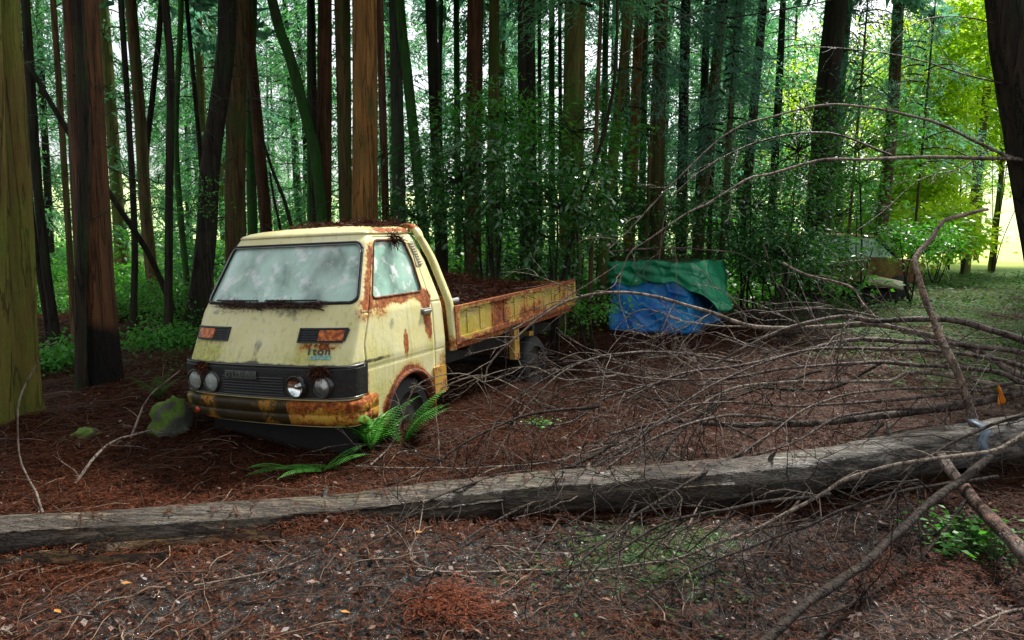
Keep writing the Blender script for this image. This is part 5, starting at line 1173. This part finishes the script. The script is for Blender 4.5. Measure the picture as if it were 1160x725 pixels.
lone('dead_branch', [(359, 629), (320, 643), (278, 658), (220, 669)], [3.2, 3.2], .006, .003, 4, .3, 50, 'straight pale twig on the mud in front of the log')
lone('dead_branch', [(519, 396), (581, 372), (623, 349), (700, 300)], [6.4, 8.2], .010, .006, 4, .3, 51, 'thin branch resting along the lower edge of the truck bed')
lone('dead_branch', [(1160, 690), (1120, 704), (1070, 728)], [2.9, 2.75], .006, .005, 3, .2, 52, 'pale stick in the bottom right corner')
lone('dead_branch', [(420, 530), (446, 500), (470, 440), (520, 424), (560, 440), (610, 470)], [4.9, 5.4], .006, .003, 6, .35, 53, 'fine pale branch arching beside the front wheel')
lone('dead_branch', [(500, 440), (540, 425), (580, 436), (620, 460), (680, 470)], [5.6, 5.4], .006, .003, 6, .35, 54, 'bleached thin branch under the truck bed')
lone('dead_branch', [(540, 660), (470, 640), (474, 600), (480, 560)], [3.3, 3.7], .005, .003, 6, .3, 55, 'small hooked twig standing against the middle of the log')
lone('dead_branch', [(860, 355), (940, 350), (1000, 362), (1030, 380)], [8.0, 7.2], .012, .006, 6, .5, 56, 'dark branch lying on the needles before the wrecked car', DARKW)
lone('dead_branch', [(690, 285), (760, 281), (830, 286), (860, 300)], [10.6, 11.0], .012, .006, 10, .5, 57, 'reddish dead branch lying over the green tarpaulin', RB)
# dense brush of dead sticks behind truck and tarps
for i, (px, py, Y_) in enumerate([(890, 322, 9.6), (850, 318, 11.2), (935, 335, 8.8), (700, 400, 6.8), (760, 395, 7.4), (640, 405, 6.6)]):
    b = P(px, py, Y_); b[2] = float(gh(b[0], Y_)); A = Acc(); q = smooth_path([np.array([-.7, .1, .03]), np.array([-.2, 0, .22]), np.array([.4, -.1, .26]), np.array([.9, .1, .08])], .08, .01); rr = np.linspace(.014, .004, len(q)); A.tube(q, rr, 6); twigify(A, q, rr, 40 if i < 3 else 16, .9, 400+i, .9, .1)
    o = A.build('brushwood', FRONTW if i < 3 else (DARKW if i % 2 else DEADW)); o.location = b; tag(o, ['tangled dead bough in front of the wrecked car', 'tangled dead bough right of the green tarpaulin', 'spiky dead bough on the open needles before the wrecked car', 'twiggy bough lying in front of the blue tarpaulin', 'twiggy bough below the right end of the green tarpaulin', 'twiggy bough near the rear wheel of the truck'][i], 'branch')
# ribbon and strap
def sheet(name, pts, mat_, label, cat, loc):
    me = bpy.data.meshes.new('m'); me.from_pydata(*pts); o = link(name, me, mat_, None, True); o.location = loc
    so_ = o.modifiers.new('s', 'SOLIDIFY'); so_.thickness = .003; tag(o, label, cat); return o
p = P(1131, 452, 4.93); V = []; n_ = 10
for i in range(n_+1):
    t = i/n_; w_ = .030*(1-.72*t**1.3); zz = -.035+.135*t; xx = .008*math.sin(t*5)+(-.006*t)
    for s_ in (-1, -.35, .35, 1): V.append((xx+s_*w_*(.8+.3*math.sin(t*9+s_)), -.02+.012*math.sin(s_*3+t*6), zz+.006*s_*(t < .9)))
F = [(i*4+j, i*4+j+1, i*4+5+j, i*4+4+j) for i in range(n_) for j in range(3)]
orange = M('orange_ribbon'); orange.col(orange.mix(orange.noise(orange.coord(), 40, 3), (.60, .12, .01), (.85, .30, .02))).rough(.35); orange.b.inputs['Transmission Weight'].default_value = 0
sheet('marker_ribbon', (V, [], F), orange.m, 'bright orange plastic ribbon tied upright on the thick bough', 'ribbon', p)
j = int(np.argmin(np.abs(cen[:, 0]-P(1108, 499, 4.5)[0]))); c0 = cen[j]; V = []; n_ = 24; r_ = rr_l = float(np.interp(j/k, np.linspace(0, 1, len(rads)), rads))*1.09
for i in range(n_+1):
    a = R(-200+230*i/n_)+.0; dx = .02*math.sin(i*.9)
    for s_ in (-.032, 0, .032): V.append((s_+dx-.05*(i/n_-.5), -(r_+.004)*math.cos(a), -(r_+.004)*math.sin(a)))
F = [(i*3+q, i*3+q+1, i*3+4+q, i*3+3+q) for i in range(n_) for q in range(2)]
sheet('tie_strap', (V, [], F), simple('blue_grey_strap', (.09, .13, .17), .4, 0, .4, 30), 'blue grey plastic strap wrapped over the right end of the log', 'strap', c0)
# ================================================================== TARPAULINS
def drape(name, corners, z_top, z_bot_fn, mat_, label, sag=.05, seed=0, outset=0., wr=.03, hem=None):
    r_ = np.random.default_rng(seed); c = np.array(corners, float); cen_ = c.mean(0); per = []; N = 34
    for i in range(4):
        a, b = c[i], c[(i+1) % 4]
        for t in np.linspace(0, 1, N, endpoint=False): per.append(a+(b-a)*t)
    per = np.array(per); n = len(per)
    # round the corners slightly
    per = (np.roll(per, 1, 0)+2*per+np.roll(per, -1, 0))/4
    nrm = per-np.roll(per, 1, 0); nrm = norm(np.stack([nrm[:, 1], -nrm[:, 0]], -1)); 
    sgn = np.sign(((per-cen_)*nrm).sum(1)).mean(); nrm *= sgn
    rows_ = 22; V = []; ph = r_.uniform(0, 6, 6); idx = np.arange(n)
    fold = sum(np.sin(idx*f+p_)*a for f, p_, a in zip((.19, .37, .61, .97, .08, .28), ph, (.4, .3, .25, .15, .5, .3)))
    for r in range(rows_+1):
        t = r/rows_; zb = z_bot_fn(idx/N); z = zb+(z_top-zb)*t
        amp = wr*(1-t)**.7; q = per+nrm*(outset+(.34*(1-t)*np.clip(np.sin((idx/N-.95)*math.pi/1.1), 0, 1)*((idx/N > .95) & (idx/N < 2.05)) if outset > .02 else .0)+amp*fold*.8+.05*(1-t)*outset*8+.012*np.sin(idx*.5+t*7+ph[0])+.010*np.sin(t*13+idx*.23+ph[2]))[:, None]
        V.append(np.column_stack([q, z+0*idx+.008*np.sin(idx*.4)]))
    for s in (.96, .85, .65, .4, .15):
        q = cen_+(V[rows_][:, :2]-cen_)*s; zz = z_top+.02-sag*math.sin(s*math.pi)*.8+.018*np.sin(q[:, 0]*7+ph[1])+.018*np.sin(q[:, 1]*9+q[:, 0]*4); V.append(np.column_stack([q, zz]))
    V.append(np.column_stack([np.repeat(cen_[None], n, 0)+(per-cen_)*.002, np.full(n, z_top+.01)])); R2 = len(V); V = np.vstack(V)
    i = np.arange(R2-1)[:, None]*n; j = np.arange(n)[None, :]; j2 = (j+1) % n; F = np.stack([i+j, i+j2, i+n+j2, i+n+j], -1).reshape(-1, 4)
    V = V.astype(float); o0 = np.array([cen_[0], cen_[1], 0.]); o = link(name, mesh_np(V-o0, F), mat_); o.location = o0
    so_ = o.modifiers.new('s', 'SOLIDIFY'); so_.thickness = .004; tag(o, label, 'tarpaulin'); return o
def tarp(name, c1, c2):
    m = M(name); v = m.coord(); n = m.noise(m.coord((1, 1, .5)), 4, 6, .65); c = m.mix(m.ramp(n, [(.35, 0.), (.65, 1.)]), c1, c2)
    c = m.mix(m.ramp(m.noise(v, 30, 3), [(.62, 0.), (.75, .5)]), c, (.12, .13, .10)); m.col(c).rough(.38); vo = m.n('ShaderNodeTexVoronoi', i_Scale=3.2, feature='DISTANCE_TO_EDGE'); m.l(v, vo.inputs['Vector']); m.bump(m.mix(.45, m.noise(v, 5, 4, .6), m.ramp(vo.outputs['Distance'], [(0., 1.), (.12, 0.)])), .7, .05); return m.m
zg = lambda x, y: float(gh(x, y))
Ac, Bc, Cc, Dc = (1.50, 11.3), (2.62, 10.9), (3.45, 12.1), (2.4, 12.6)
drape('blue_tarpaulin', [Ac, Bc, Cc, Dc], .96, lambda t: .015+0*t, tarp('tarp_blue', (.01, .11, .52), (.03, .36, .70)), 'blue tarpaulin hanging to the ground around a heap behind the truck', .04, 3, .0, .025)
def hem(t):
    # t: 0..4 round the corners (front 0-1, right 1-2, back 2-3, left 3-4)
    z = np.interp(t, [0, .35, .8, .98, 1.05, 1.25, 1.6, 1.9, 2.05, 2.5, 3, 4], [.74, .74, .80, .70, .62, .36, .34, .26, .22, .5, .6, .74]); return z+.02*np.sin(t*17)
drape('green_tarpaulin', [Ac, Bc, Cc, Dc], 1.06, hem, tarp('tarp_green', (.004, .17, .08), (.015, .36, .15)), 'green tarpaulin folded over the top of the blue one', .05, 8, .045, .025)
# ================================================================== WRECKED CAR
car = empty('wrecked_car', (7.35, 17.0, zg(7.3, 17)), 'rusted lichen covered car wreck sunk among shrubs at right', 'car'); car.rotation_euler = (0, 0, R(6))
lich = M('lichen_rust'); v = lich.coord(); lich.col(lich.mix(lich.ramp(lich.noise(v, 3.2, 6, .7), [(.42, 0.), (.6, 1.)]), lich.ramp(lich.noise(v, 9, 5, .7), [(.3, (.03, .012, .008)), (.6, (.16, .05, .02))]), (.26, .19, .05))).rough(.85); lich.bump(lich.noise(v, 12, 5), .6, .02); lich = lich.m
prof = [(-1.9, .35), (-1.95, .62), (-1.85, .80), (-1.0, .86), (.72, .88), (1.60, .82), (1.72, .70), (1.74, .45), (1.68, .30)]
def extr(prof_, hw_, name, mat_, parent, top=1.0):
    V = []; n = len(prof_)
    for s_ in (-1, 1):
        for x, z in prof_: V.append((x, s_*hw_*(1-.0*z), z))
    V2 = [(x, s_*hw_*.9, z+.03 if z > .6 else z) for s_ in (-1, 1) for x, z in prof_]
    F = [(i, i+1, n+i+1, n+i) for i in range(n-1)]+[(n-1, 0, n, 2*n-1)]+[tuple(range(n))[::-1], tuple(range(n, 2*n))]
    b = MB(); b.add(V, F); return b.build(name, mat_, parent)
body = extr(prof, .75, 'body', lich, car)
bv = body.modifiers.new('b', 'BEVEL'); bv.width = .05; bv.segments = 3
b = MB()
for s_ in (-1, 1):                       # pillars
    for (x0, z0, x1, z1) in ((-1.15, .86, -.85, 1.30), (-.05, .87, -.05, 1.33), (1.12, .87, .60, 1.32), (-1.6, .84, -1.35, 1.26)):
        b = MB(); b.tube([(x0, s_*.70, z0), (x1, s_*.60, z1)], .035, 6); b.build('pillar', darkmetal, car)

b = MB(); V = []; 
for i, x in enumerate(np.linspace(-1.42, .66, 9)):
    for j, y in enumerate(np.linspace(-.63, .63, 7)): V.append((x, y, 1.33+.05*(1-(y/.63)**2)-.04*((x+.35)/1.0)**2))
b.add(V, [(i*7+j, i*7+j+1, i*7+8+j, i*7+7+j) for i in range(8) for j in range(6)]); ro = b.build('roof', lich, car, True); m_ = ro.modifiers.new('s', 'SOLIDIFY'); m_.thickness = .03
for (x0, x1, x2, x3) in ((-1.08, -.10, -.10, -.80), (.0, 1.03, .58, .0)):
    for s_ in (-1, 1):
        b = MB(); b.add([(x0, s_*.70, .88), (x1, s_*.70, .88), (x2, s_*.61, 1.30), (x3, s_*.61, 1.30)], [(0, 1, 2, 3)]); b.build('window', GL, car)
b = MB(); b.add([(1.14, -.68, .88), (1.14, .68, .88), (.64, .58, 1.31), (.64, -.58, 1.31)], [(0, 1, 2, 3)]); b.build('windscreen', GL, car)
for x_ in (-1.15, 1.15):
    for s_ in (-1, 1): 
        b = MB(); b.lathe([(.001, -.08*s_), (.16, -.08*s_), (.27, -.05*s_), (.28, 0), (.27, .05*s_), (.16, .08*s_), (.001, .07*s_)], (x_, s_*.70, .20), 'y', 20); b.build('wheel', rubber, car, True)
b = MB(); b.lathe([(.001, .02), (.06, .018), (.09, -.01), (.095, -.05)], (1.62, -.77, .66), 'y', 18); b.build('headlight', simple('yellowed_lamp', (.5, .42, .16), .5), car)
# loose bonnet panel
q = P(998, 320, 15.6); pn = MB(); V = []
for i, x in enumerate(np.linspace(-.42, .42, 7)):
    for j, y in enumerate(np.linspace(-.4, .4, 6)): V.append((x, y, .012*(1-(x/.42)**2)+.012*(1-(y/.4)**2)))
pn.add(V, [(i*6+j, i*6+j+1, i*6+7+j, i*6+6+j) for i in range(6) for j in range(5)]); po = pn.build('loose_bonnet', simple('olive_panel', (.09, .10, .02), .7, 0, .5, 5), None, True); po.location = q+np.array([0, 0, 0]); po.rotation_euler = (R(9), R(10), R(-25)); m_ = po.modifiers.new('s', 'SOLIDIFY'); m_.thickness = .02
tag(po, 'yellowish loose bonnet panel tilted in front of the wrecked car', 'car part')
bx = MB(); bx.box((0, 0, 0), (.95, .6, .34), bev=.05); bo = bx.build('engine_block', darkmetal, None); bo.location = (float(q[0])-.02, 15.9, zg(q[0], 15.9)+.15); bo.rotation_euler = (0, 0, R(-20)); tag(bo, 'dark blocky scrap metal under the loose bonnet panel', 'scrap metal')
# ================================================================== STONE, BLOCKS, FERNS, WEEDS
import mathutils
def stone(loc, rx, ry, rz, seed, mats, name, label):
    n1_, n2_ = 28, 18; V = []
    for i in range(n2_+1):
        f = math.pi*i/n2_
        for j in range(n1_):
            a = 2*math.pi*j/n1_; d = Vector((math.sin(f)*math.cos(a), math.sin(f)*math.sin(a), math.cos(f))); s_ = 1+.42*mathutils.noise.noise(d*1.7+Vector((seed, 0, 0)))+.16*mathutils.noise.noise(d*5+Vector((0, seed, 0)))
            V.append((d.x*rx*s_, d.y*ry*s_, d.z*rz*s_))
    V = np.array(V); i = np.arange(n2_)[:, None]*n1_; j = np.arange(n1_)[None, :]; F = np.stack([i+j, i+n1_+j, i+n1_+(j+1) % n1_, i+(j+1) % n1_], -1).reshape(-1, 4)
    o = link(name, mesh_np(V, F), mats); o.location = loc; return tag(o, label, 'stone')
ms = M('mossy_stone'); v = ms.coord(); gn = ms.n('ShaderNodeSeparateXYZ'); tc = ms.n('ShaderNodeTexCoord'); ms.l(tc.outputs['Normal'], gn.inputs[0])
mo = ms.math('ADD', ms.math('MULTIPLY', gn.outputs[2], .5), ms.math('MULTIPLY', ms.math('SUBTRACT', ms.noise(v, 5, 5), .5), 1.3))
mo = ms.math('SUBTRACT', mo, ms.math('MULTIPLY', gn.outputs[0], .35))
ms.col(ms.mix(ms.ramp(mo, [(0., 0.), (.12, 1.)]), ms.mix(ms.noise(v, 14, 6, .7), (.03, .035, .022), (.14, .15, .11)), ms.mix(ms.noise(v, 40, 4), (.035, .075, .008), (.13, .21, .02)))).rough(.9); ms.bump(ms.noise(v, 50, 5, .7), .9, .02)
g = G(182, 490); st = stone(g+np.array([0, .15, .04]), .165, .15, .16, 3.1, ms.m, 'mossy_stone', 'round stone with bright green moss beside the truck bumper')
g3 = G(98, 492); stone(g3, .09, .08, .045, 5.2, ms.m, 'mossy_stone', 'flat mossy stone in the needles below the reddish cedar')
for (px, py, sz, rot_, lab) in ((266, 488, (.17, .09, .07), (R(10), R(12), R(-12)), 'pale broken concrete block under the middle of the bumper'), (386, 490, (.13, .08, .045), (R(0), R(4), R(-20)), 'small pale block under the right end of the bumper')):
    g = G(px, py); b = MB(); b.box((0, 0, 0), sz, bev=.012); o = b.build('concrete_block', simple('dirty_concrete', (.34, .32, .25), .9, 0, .35, 18, .4)); o.location = g+np.array([0, .05, .035]); o.rotation_euler = rot_; tag(o, lab, 'block')
# needle mound that buries the front wheel and runs under the truck
for (px, py, rx, ry, h, lab) in ((470, 500, .45, .22, .10, 'low heap of needles drifted against the front wheel'),):
    g = G(px, py); V, Fq = sprigs(g[0]+rng.normal(size=1800)*rx*.6, g[1]+.1+rng.normal(size=1800)*ry*.6, .10); r2 = ((V[:, 0]-g[0])/rx)**2+((V[:, 1]-g[1]-.1)/ry)**2; V = V-np.array([g[0], g[1], 0]); V[:, 2] += h*np.exp(-r2)*rng.random(len(V)//4).repeat(4)
    o = link('needle_heap', mesh_np(V, Fq), needle_mat, None, False); o.location = (g[0], g[1], 0); tag(o, lab, 'needle heap', kind='stuff')
def frond(A, b, az, L, rise, W_, r_, bend=.62):
    n = 26; pts = []; p = np.array(b, float); el = rise
    for i in range(n+1):
        pts.append(p.copy()); p = p+np.array([math.cos(az)*math.cos(el), math.sin(az)*math.cos(el), math.sin(el)])*L/n; el -= bend*(.035+.04*i/n); az += r_.gauss(0, .02)
    pts = np.array(pts); A.tube(pts, np.linspace(.003, .001, n+1), 4); c = []; d = []; ln = []
    for i in range(3, n+1):
        t = i/n; w_ = W_*math.sin(min(1, (t+.06))*math.pi)**.8*(1-.25*t)+.008; tg = norm(pts[min(n, i+1)]-pts[i-1]); s_ = norm(np.cross(tg, [0, 0, 1.]))
        for sg in (-1, 1): c.append(pts[i]); d.append(s_*sg+tg*.45+np.array([0, 0, -.18])); ln.append(w_)
    c = np.array(c); d = norm(np.array(d)); ln = np.array(ln)[:, None]; up = norm(np.cross(d, np.cross(np.array([0, 0, 1.])+0*d, d))+rng.normal(size=c.shape)*.15); s_ = norm(np.cross(d, up)); wd = L/n*.62
    V = np.stack([c, c+d*ln*.4+s_*wd/2, c+d*ln+np.array([0, 0, -.12])*ln, c+d*ln*.4-s_*wd/2], 1).reshape(-1, 3); A.add(V, np.arange(len(V)).reshape(-1, 4))
def fern(loc, nf, L, label, seed, mat_=L_FERN, azs=None, rise=(.95, 1.4), W_=.07):
    r_ = random.Random(seed); o = empty('fern', loc, label, 'fern')
    for i in range(nf):
        az = azs[i % len(azs)] if azs else i*2.4+r_.uniform(-.4, .4); A = Acc(); frond(A, (0, 0, 0), az+r_.uniform(-.25, .25), L*r_.uniform(.7, 1.15), r_.uniform(*rise), W_*r_.uniform(.8, 1.1), r_); A.build('frond', mat_, o, False)
g = G(420, 510); fern(g, 13, .52, 'large green fern growing before the front wheel', 2)
g = G(455, 505); fern(g, 8, .54, 'arching fern against the front wheel, right of the large fern', 9, azs=[.5, .9, 2.4, .2, 3.3])
g = G(400, 505); fern(g, 7, .44, 'fern under the right headlights of the truck', 12, azs=[2.2, 1.2, .2, 3.0])
g = G(366, 534); fern(g, 7, .34, 'small bright fern on the needles before the bumper', 4, azs=[3.1, 3.9, .3, 2.6, .9], rise=(.3, .7), W_=.06)
g = G(330, 531); fern(g, 3, .30, 'smallest fern lying flat left of the small bright fern', 5, azs=[3.0, .2, 3.5], rise=(.15, .4), W_=.05)
g = G(610, 482); fern(g, 5, .16, 'tiny bright green seedling right of the truck', 6, rise=(.3, .8), W_=.05)
g = G(180, 452); fern(g, 7, .28, 'dark fern by the mossy stone', 61, L_WEED)
def weed(px, py, nl, L, label, mat_, spread, h, seed=1, W=.5):
    g = G(px, py); o = empty('leafy_weed', g, label, 'plant'); c = rng.normal(size=(nl, 3))*spread; c[:, 2] = np.abs(rng.random(nl))*h; d = rng.normal(size=(nl, 3)); d[:, 2] = abs(d[:, 2])*.2
    V, Fq = leaf_up(c, d, L*(.6+.7*rng.random(nl)), L*W*(.6+.6*rng.random(nl)), .5); link('leaves', mesh_np(V, Fq), mat_, o, False); A = Acc()
    for i in range(0, nl, 3): A.tube([c[i]*[.3, .3, 0], c[i]*[.7, .7, .6], c[i]], [.002, .002, .001], 4)
    A.build('stems', L_WEED, o)
weed(1095, 612, 170, .05, 'broad leaved green weed at the lower right under the red pole', L_FERN, .11, .13)
weed(1128, 632, 120, .04, 'darker leafy weed nearest the lower right corner', L_WEED, .09, .14)
weed(1075, 622, 60, .05, 'low weed left of the broad leaved weed', L_CAML, .07, .08)
weed(612, 478, 60, .035, 'pale seedling patch on the needles right of the truck', L_FERN, .08, .03)
weed(640, 350+30, 120, .05, 'leafy ground plant at the tail of the truck', L_CAML, .2, .18)
weed(1150, 392, 120, .06, 'leafy clump at the right edge on the mossy ground', L_WEED, .2, .15)
for i, (px, py) in enumerate(((62, 698), (385, 700), (137, 668), (470, 610))):
    g = G(px, py)+np.array([0, 0, .03]); V, Fq = leaf_up(np.zeros((1, 3)), np.array([[1., .4*i-.5, .05]]), .045, .026, .1); o = link('yellow_leaf', mesh_np(V, Fq), simple('yellow_leaf', (.30, .13, .015), .7)); o.location = g
    tag(o, ['fallen yellow leaf in the lower left corner', 'fallen orange leaf at the bottom edge', 'fallen yellow leaf on the mud left of the straight twig', 'fallen yellow leaf under the middle of the log'][i], 'leaf')
# drifts of fresh reddish fronds on the ground: darker heap lower middle and right
for (px, py, rx, ry, lab) in ((515, 690, .16, .09, 'rust red heap of cedar fronds at the bottom middle'), (1040, 660, .45, .25, 'brown heap of cedar fronds in the lower right corner'), (100, 560, .9, .35, 'rust red drift of cedar fronds behind the left of the log')):
    g = G(px, py); n_ = 300; V, Fq = sprigs(g[0]+rng.normal(size=n_)*rx*.6, g[1]+rng.normal(size=n_)*ry*.6, .09); V = V-np.array([g[0], g[1], 0]); V[:, 2] += .04*rng.random(len(V)//4).repeat(4)*np.exp(-(V[:, 0]/rx)**2); o = link('frond_heap', mesh_np(V, Fq), leafmat('fresh_red_litter', [(.03, .008, .004), (.10, .024, .009), (.18, .05, .02)], .03, .6, None, .12), None, False); o.location = (g[0], g[1], 0); tag(o, lab, 'needle heap', kind='stuff')

# needles drifted against and lying on the log, and on the tarpaulin
n_ = 3200; t = rng.random(n_); jj = (t*(len(cen)-1)).astype(int); side_ = rng.choice([-1, 1], n_); xx = cen[jj, 0]; yy = cen[jj, 1]+side_*(rr_l*.55+np.abs(rng.normal(size=n_))*.07)
V, Fq = sprigs(xx, yy, .09); ly = cen[np.clip(np.searchsorted(cen[:, 0], V[:, 0]), 0, len(cen)-1), 1]; V[:, 2] += .03*np.exp(-((V[:, 1]-ly)/.17)**2)*rng.random(len(V)//4).repeat(4)
tag(link('needle_drift', mesh_np(V, Fq), needle_mat, smooth=False), kind='stuff', label='cedar needles drifted against both sides of the fallen log')
n_ = 260; jj = (rng.random(n_)*(len(cen)-1)).astype(int); base_ = cen[jj]+np.array([0, 0, 1.])*(np.interp(jj/len(cen), np.linspace(0, 1, len(rads)), rads)*1.05)[:, None]-org*0; V, Fq = sprigs(base_[:, 0], base_[:, 1]+rng.normal(size=n_)*.025, .07)
k4 = len(V)//n_; g0_ = gh(V[:, 0], V[:, 1]); jx = np.clip(np.searchsorted(cen[:, 0], V[:, 0]), 0, len(cen)-1); rv = np.interp(jx/len(cen), np.linspace(0, 1, len(rads)), rads)*1.04; dy = V[:, 1]-cen[jx, 1]; V[:, 2] = cen[jx, 2]+np.sqrt(np.maximum(rv**2-dy**2, 1e-4))+.003+(V[:, 2]-g0_)*.3
tag(link('log_needles', mesh_np(V, Fq), needle_mat, smooth=False), kind='stuff', label='loose needles lying on top of the fallen log')
n_ = 420; u_ = rng.random(n_); v_ = rng.random(n_)**1.4; A_, B_, C_, D_ = map(np.array, (Ac, Bc, Cc, Dc)); q = (A_*(1-u_[:, None])+B_*u_[:, None])*(1-v_[:, None])+(D_*(1-u_[:, None])+C_*u_[:, None])*v_[:, None]
V, Fq = sprigs(q[:, 0], q[:, 1], .12, 4, .03, .004); V[:, 2] += 1.085-gh(V[:, 0], V[:, 1]); tag(link('tarp_needles', mesh_np(V, Fq), needle_mat, smooth=False), kind='stuff', label='brown needles fallen on top of the green tarpaulin')
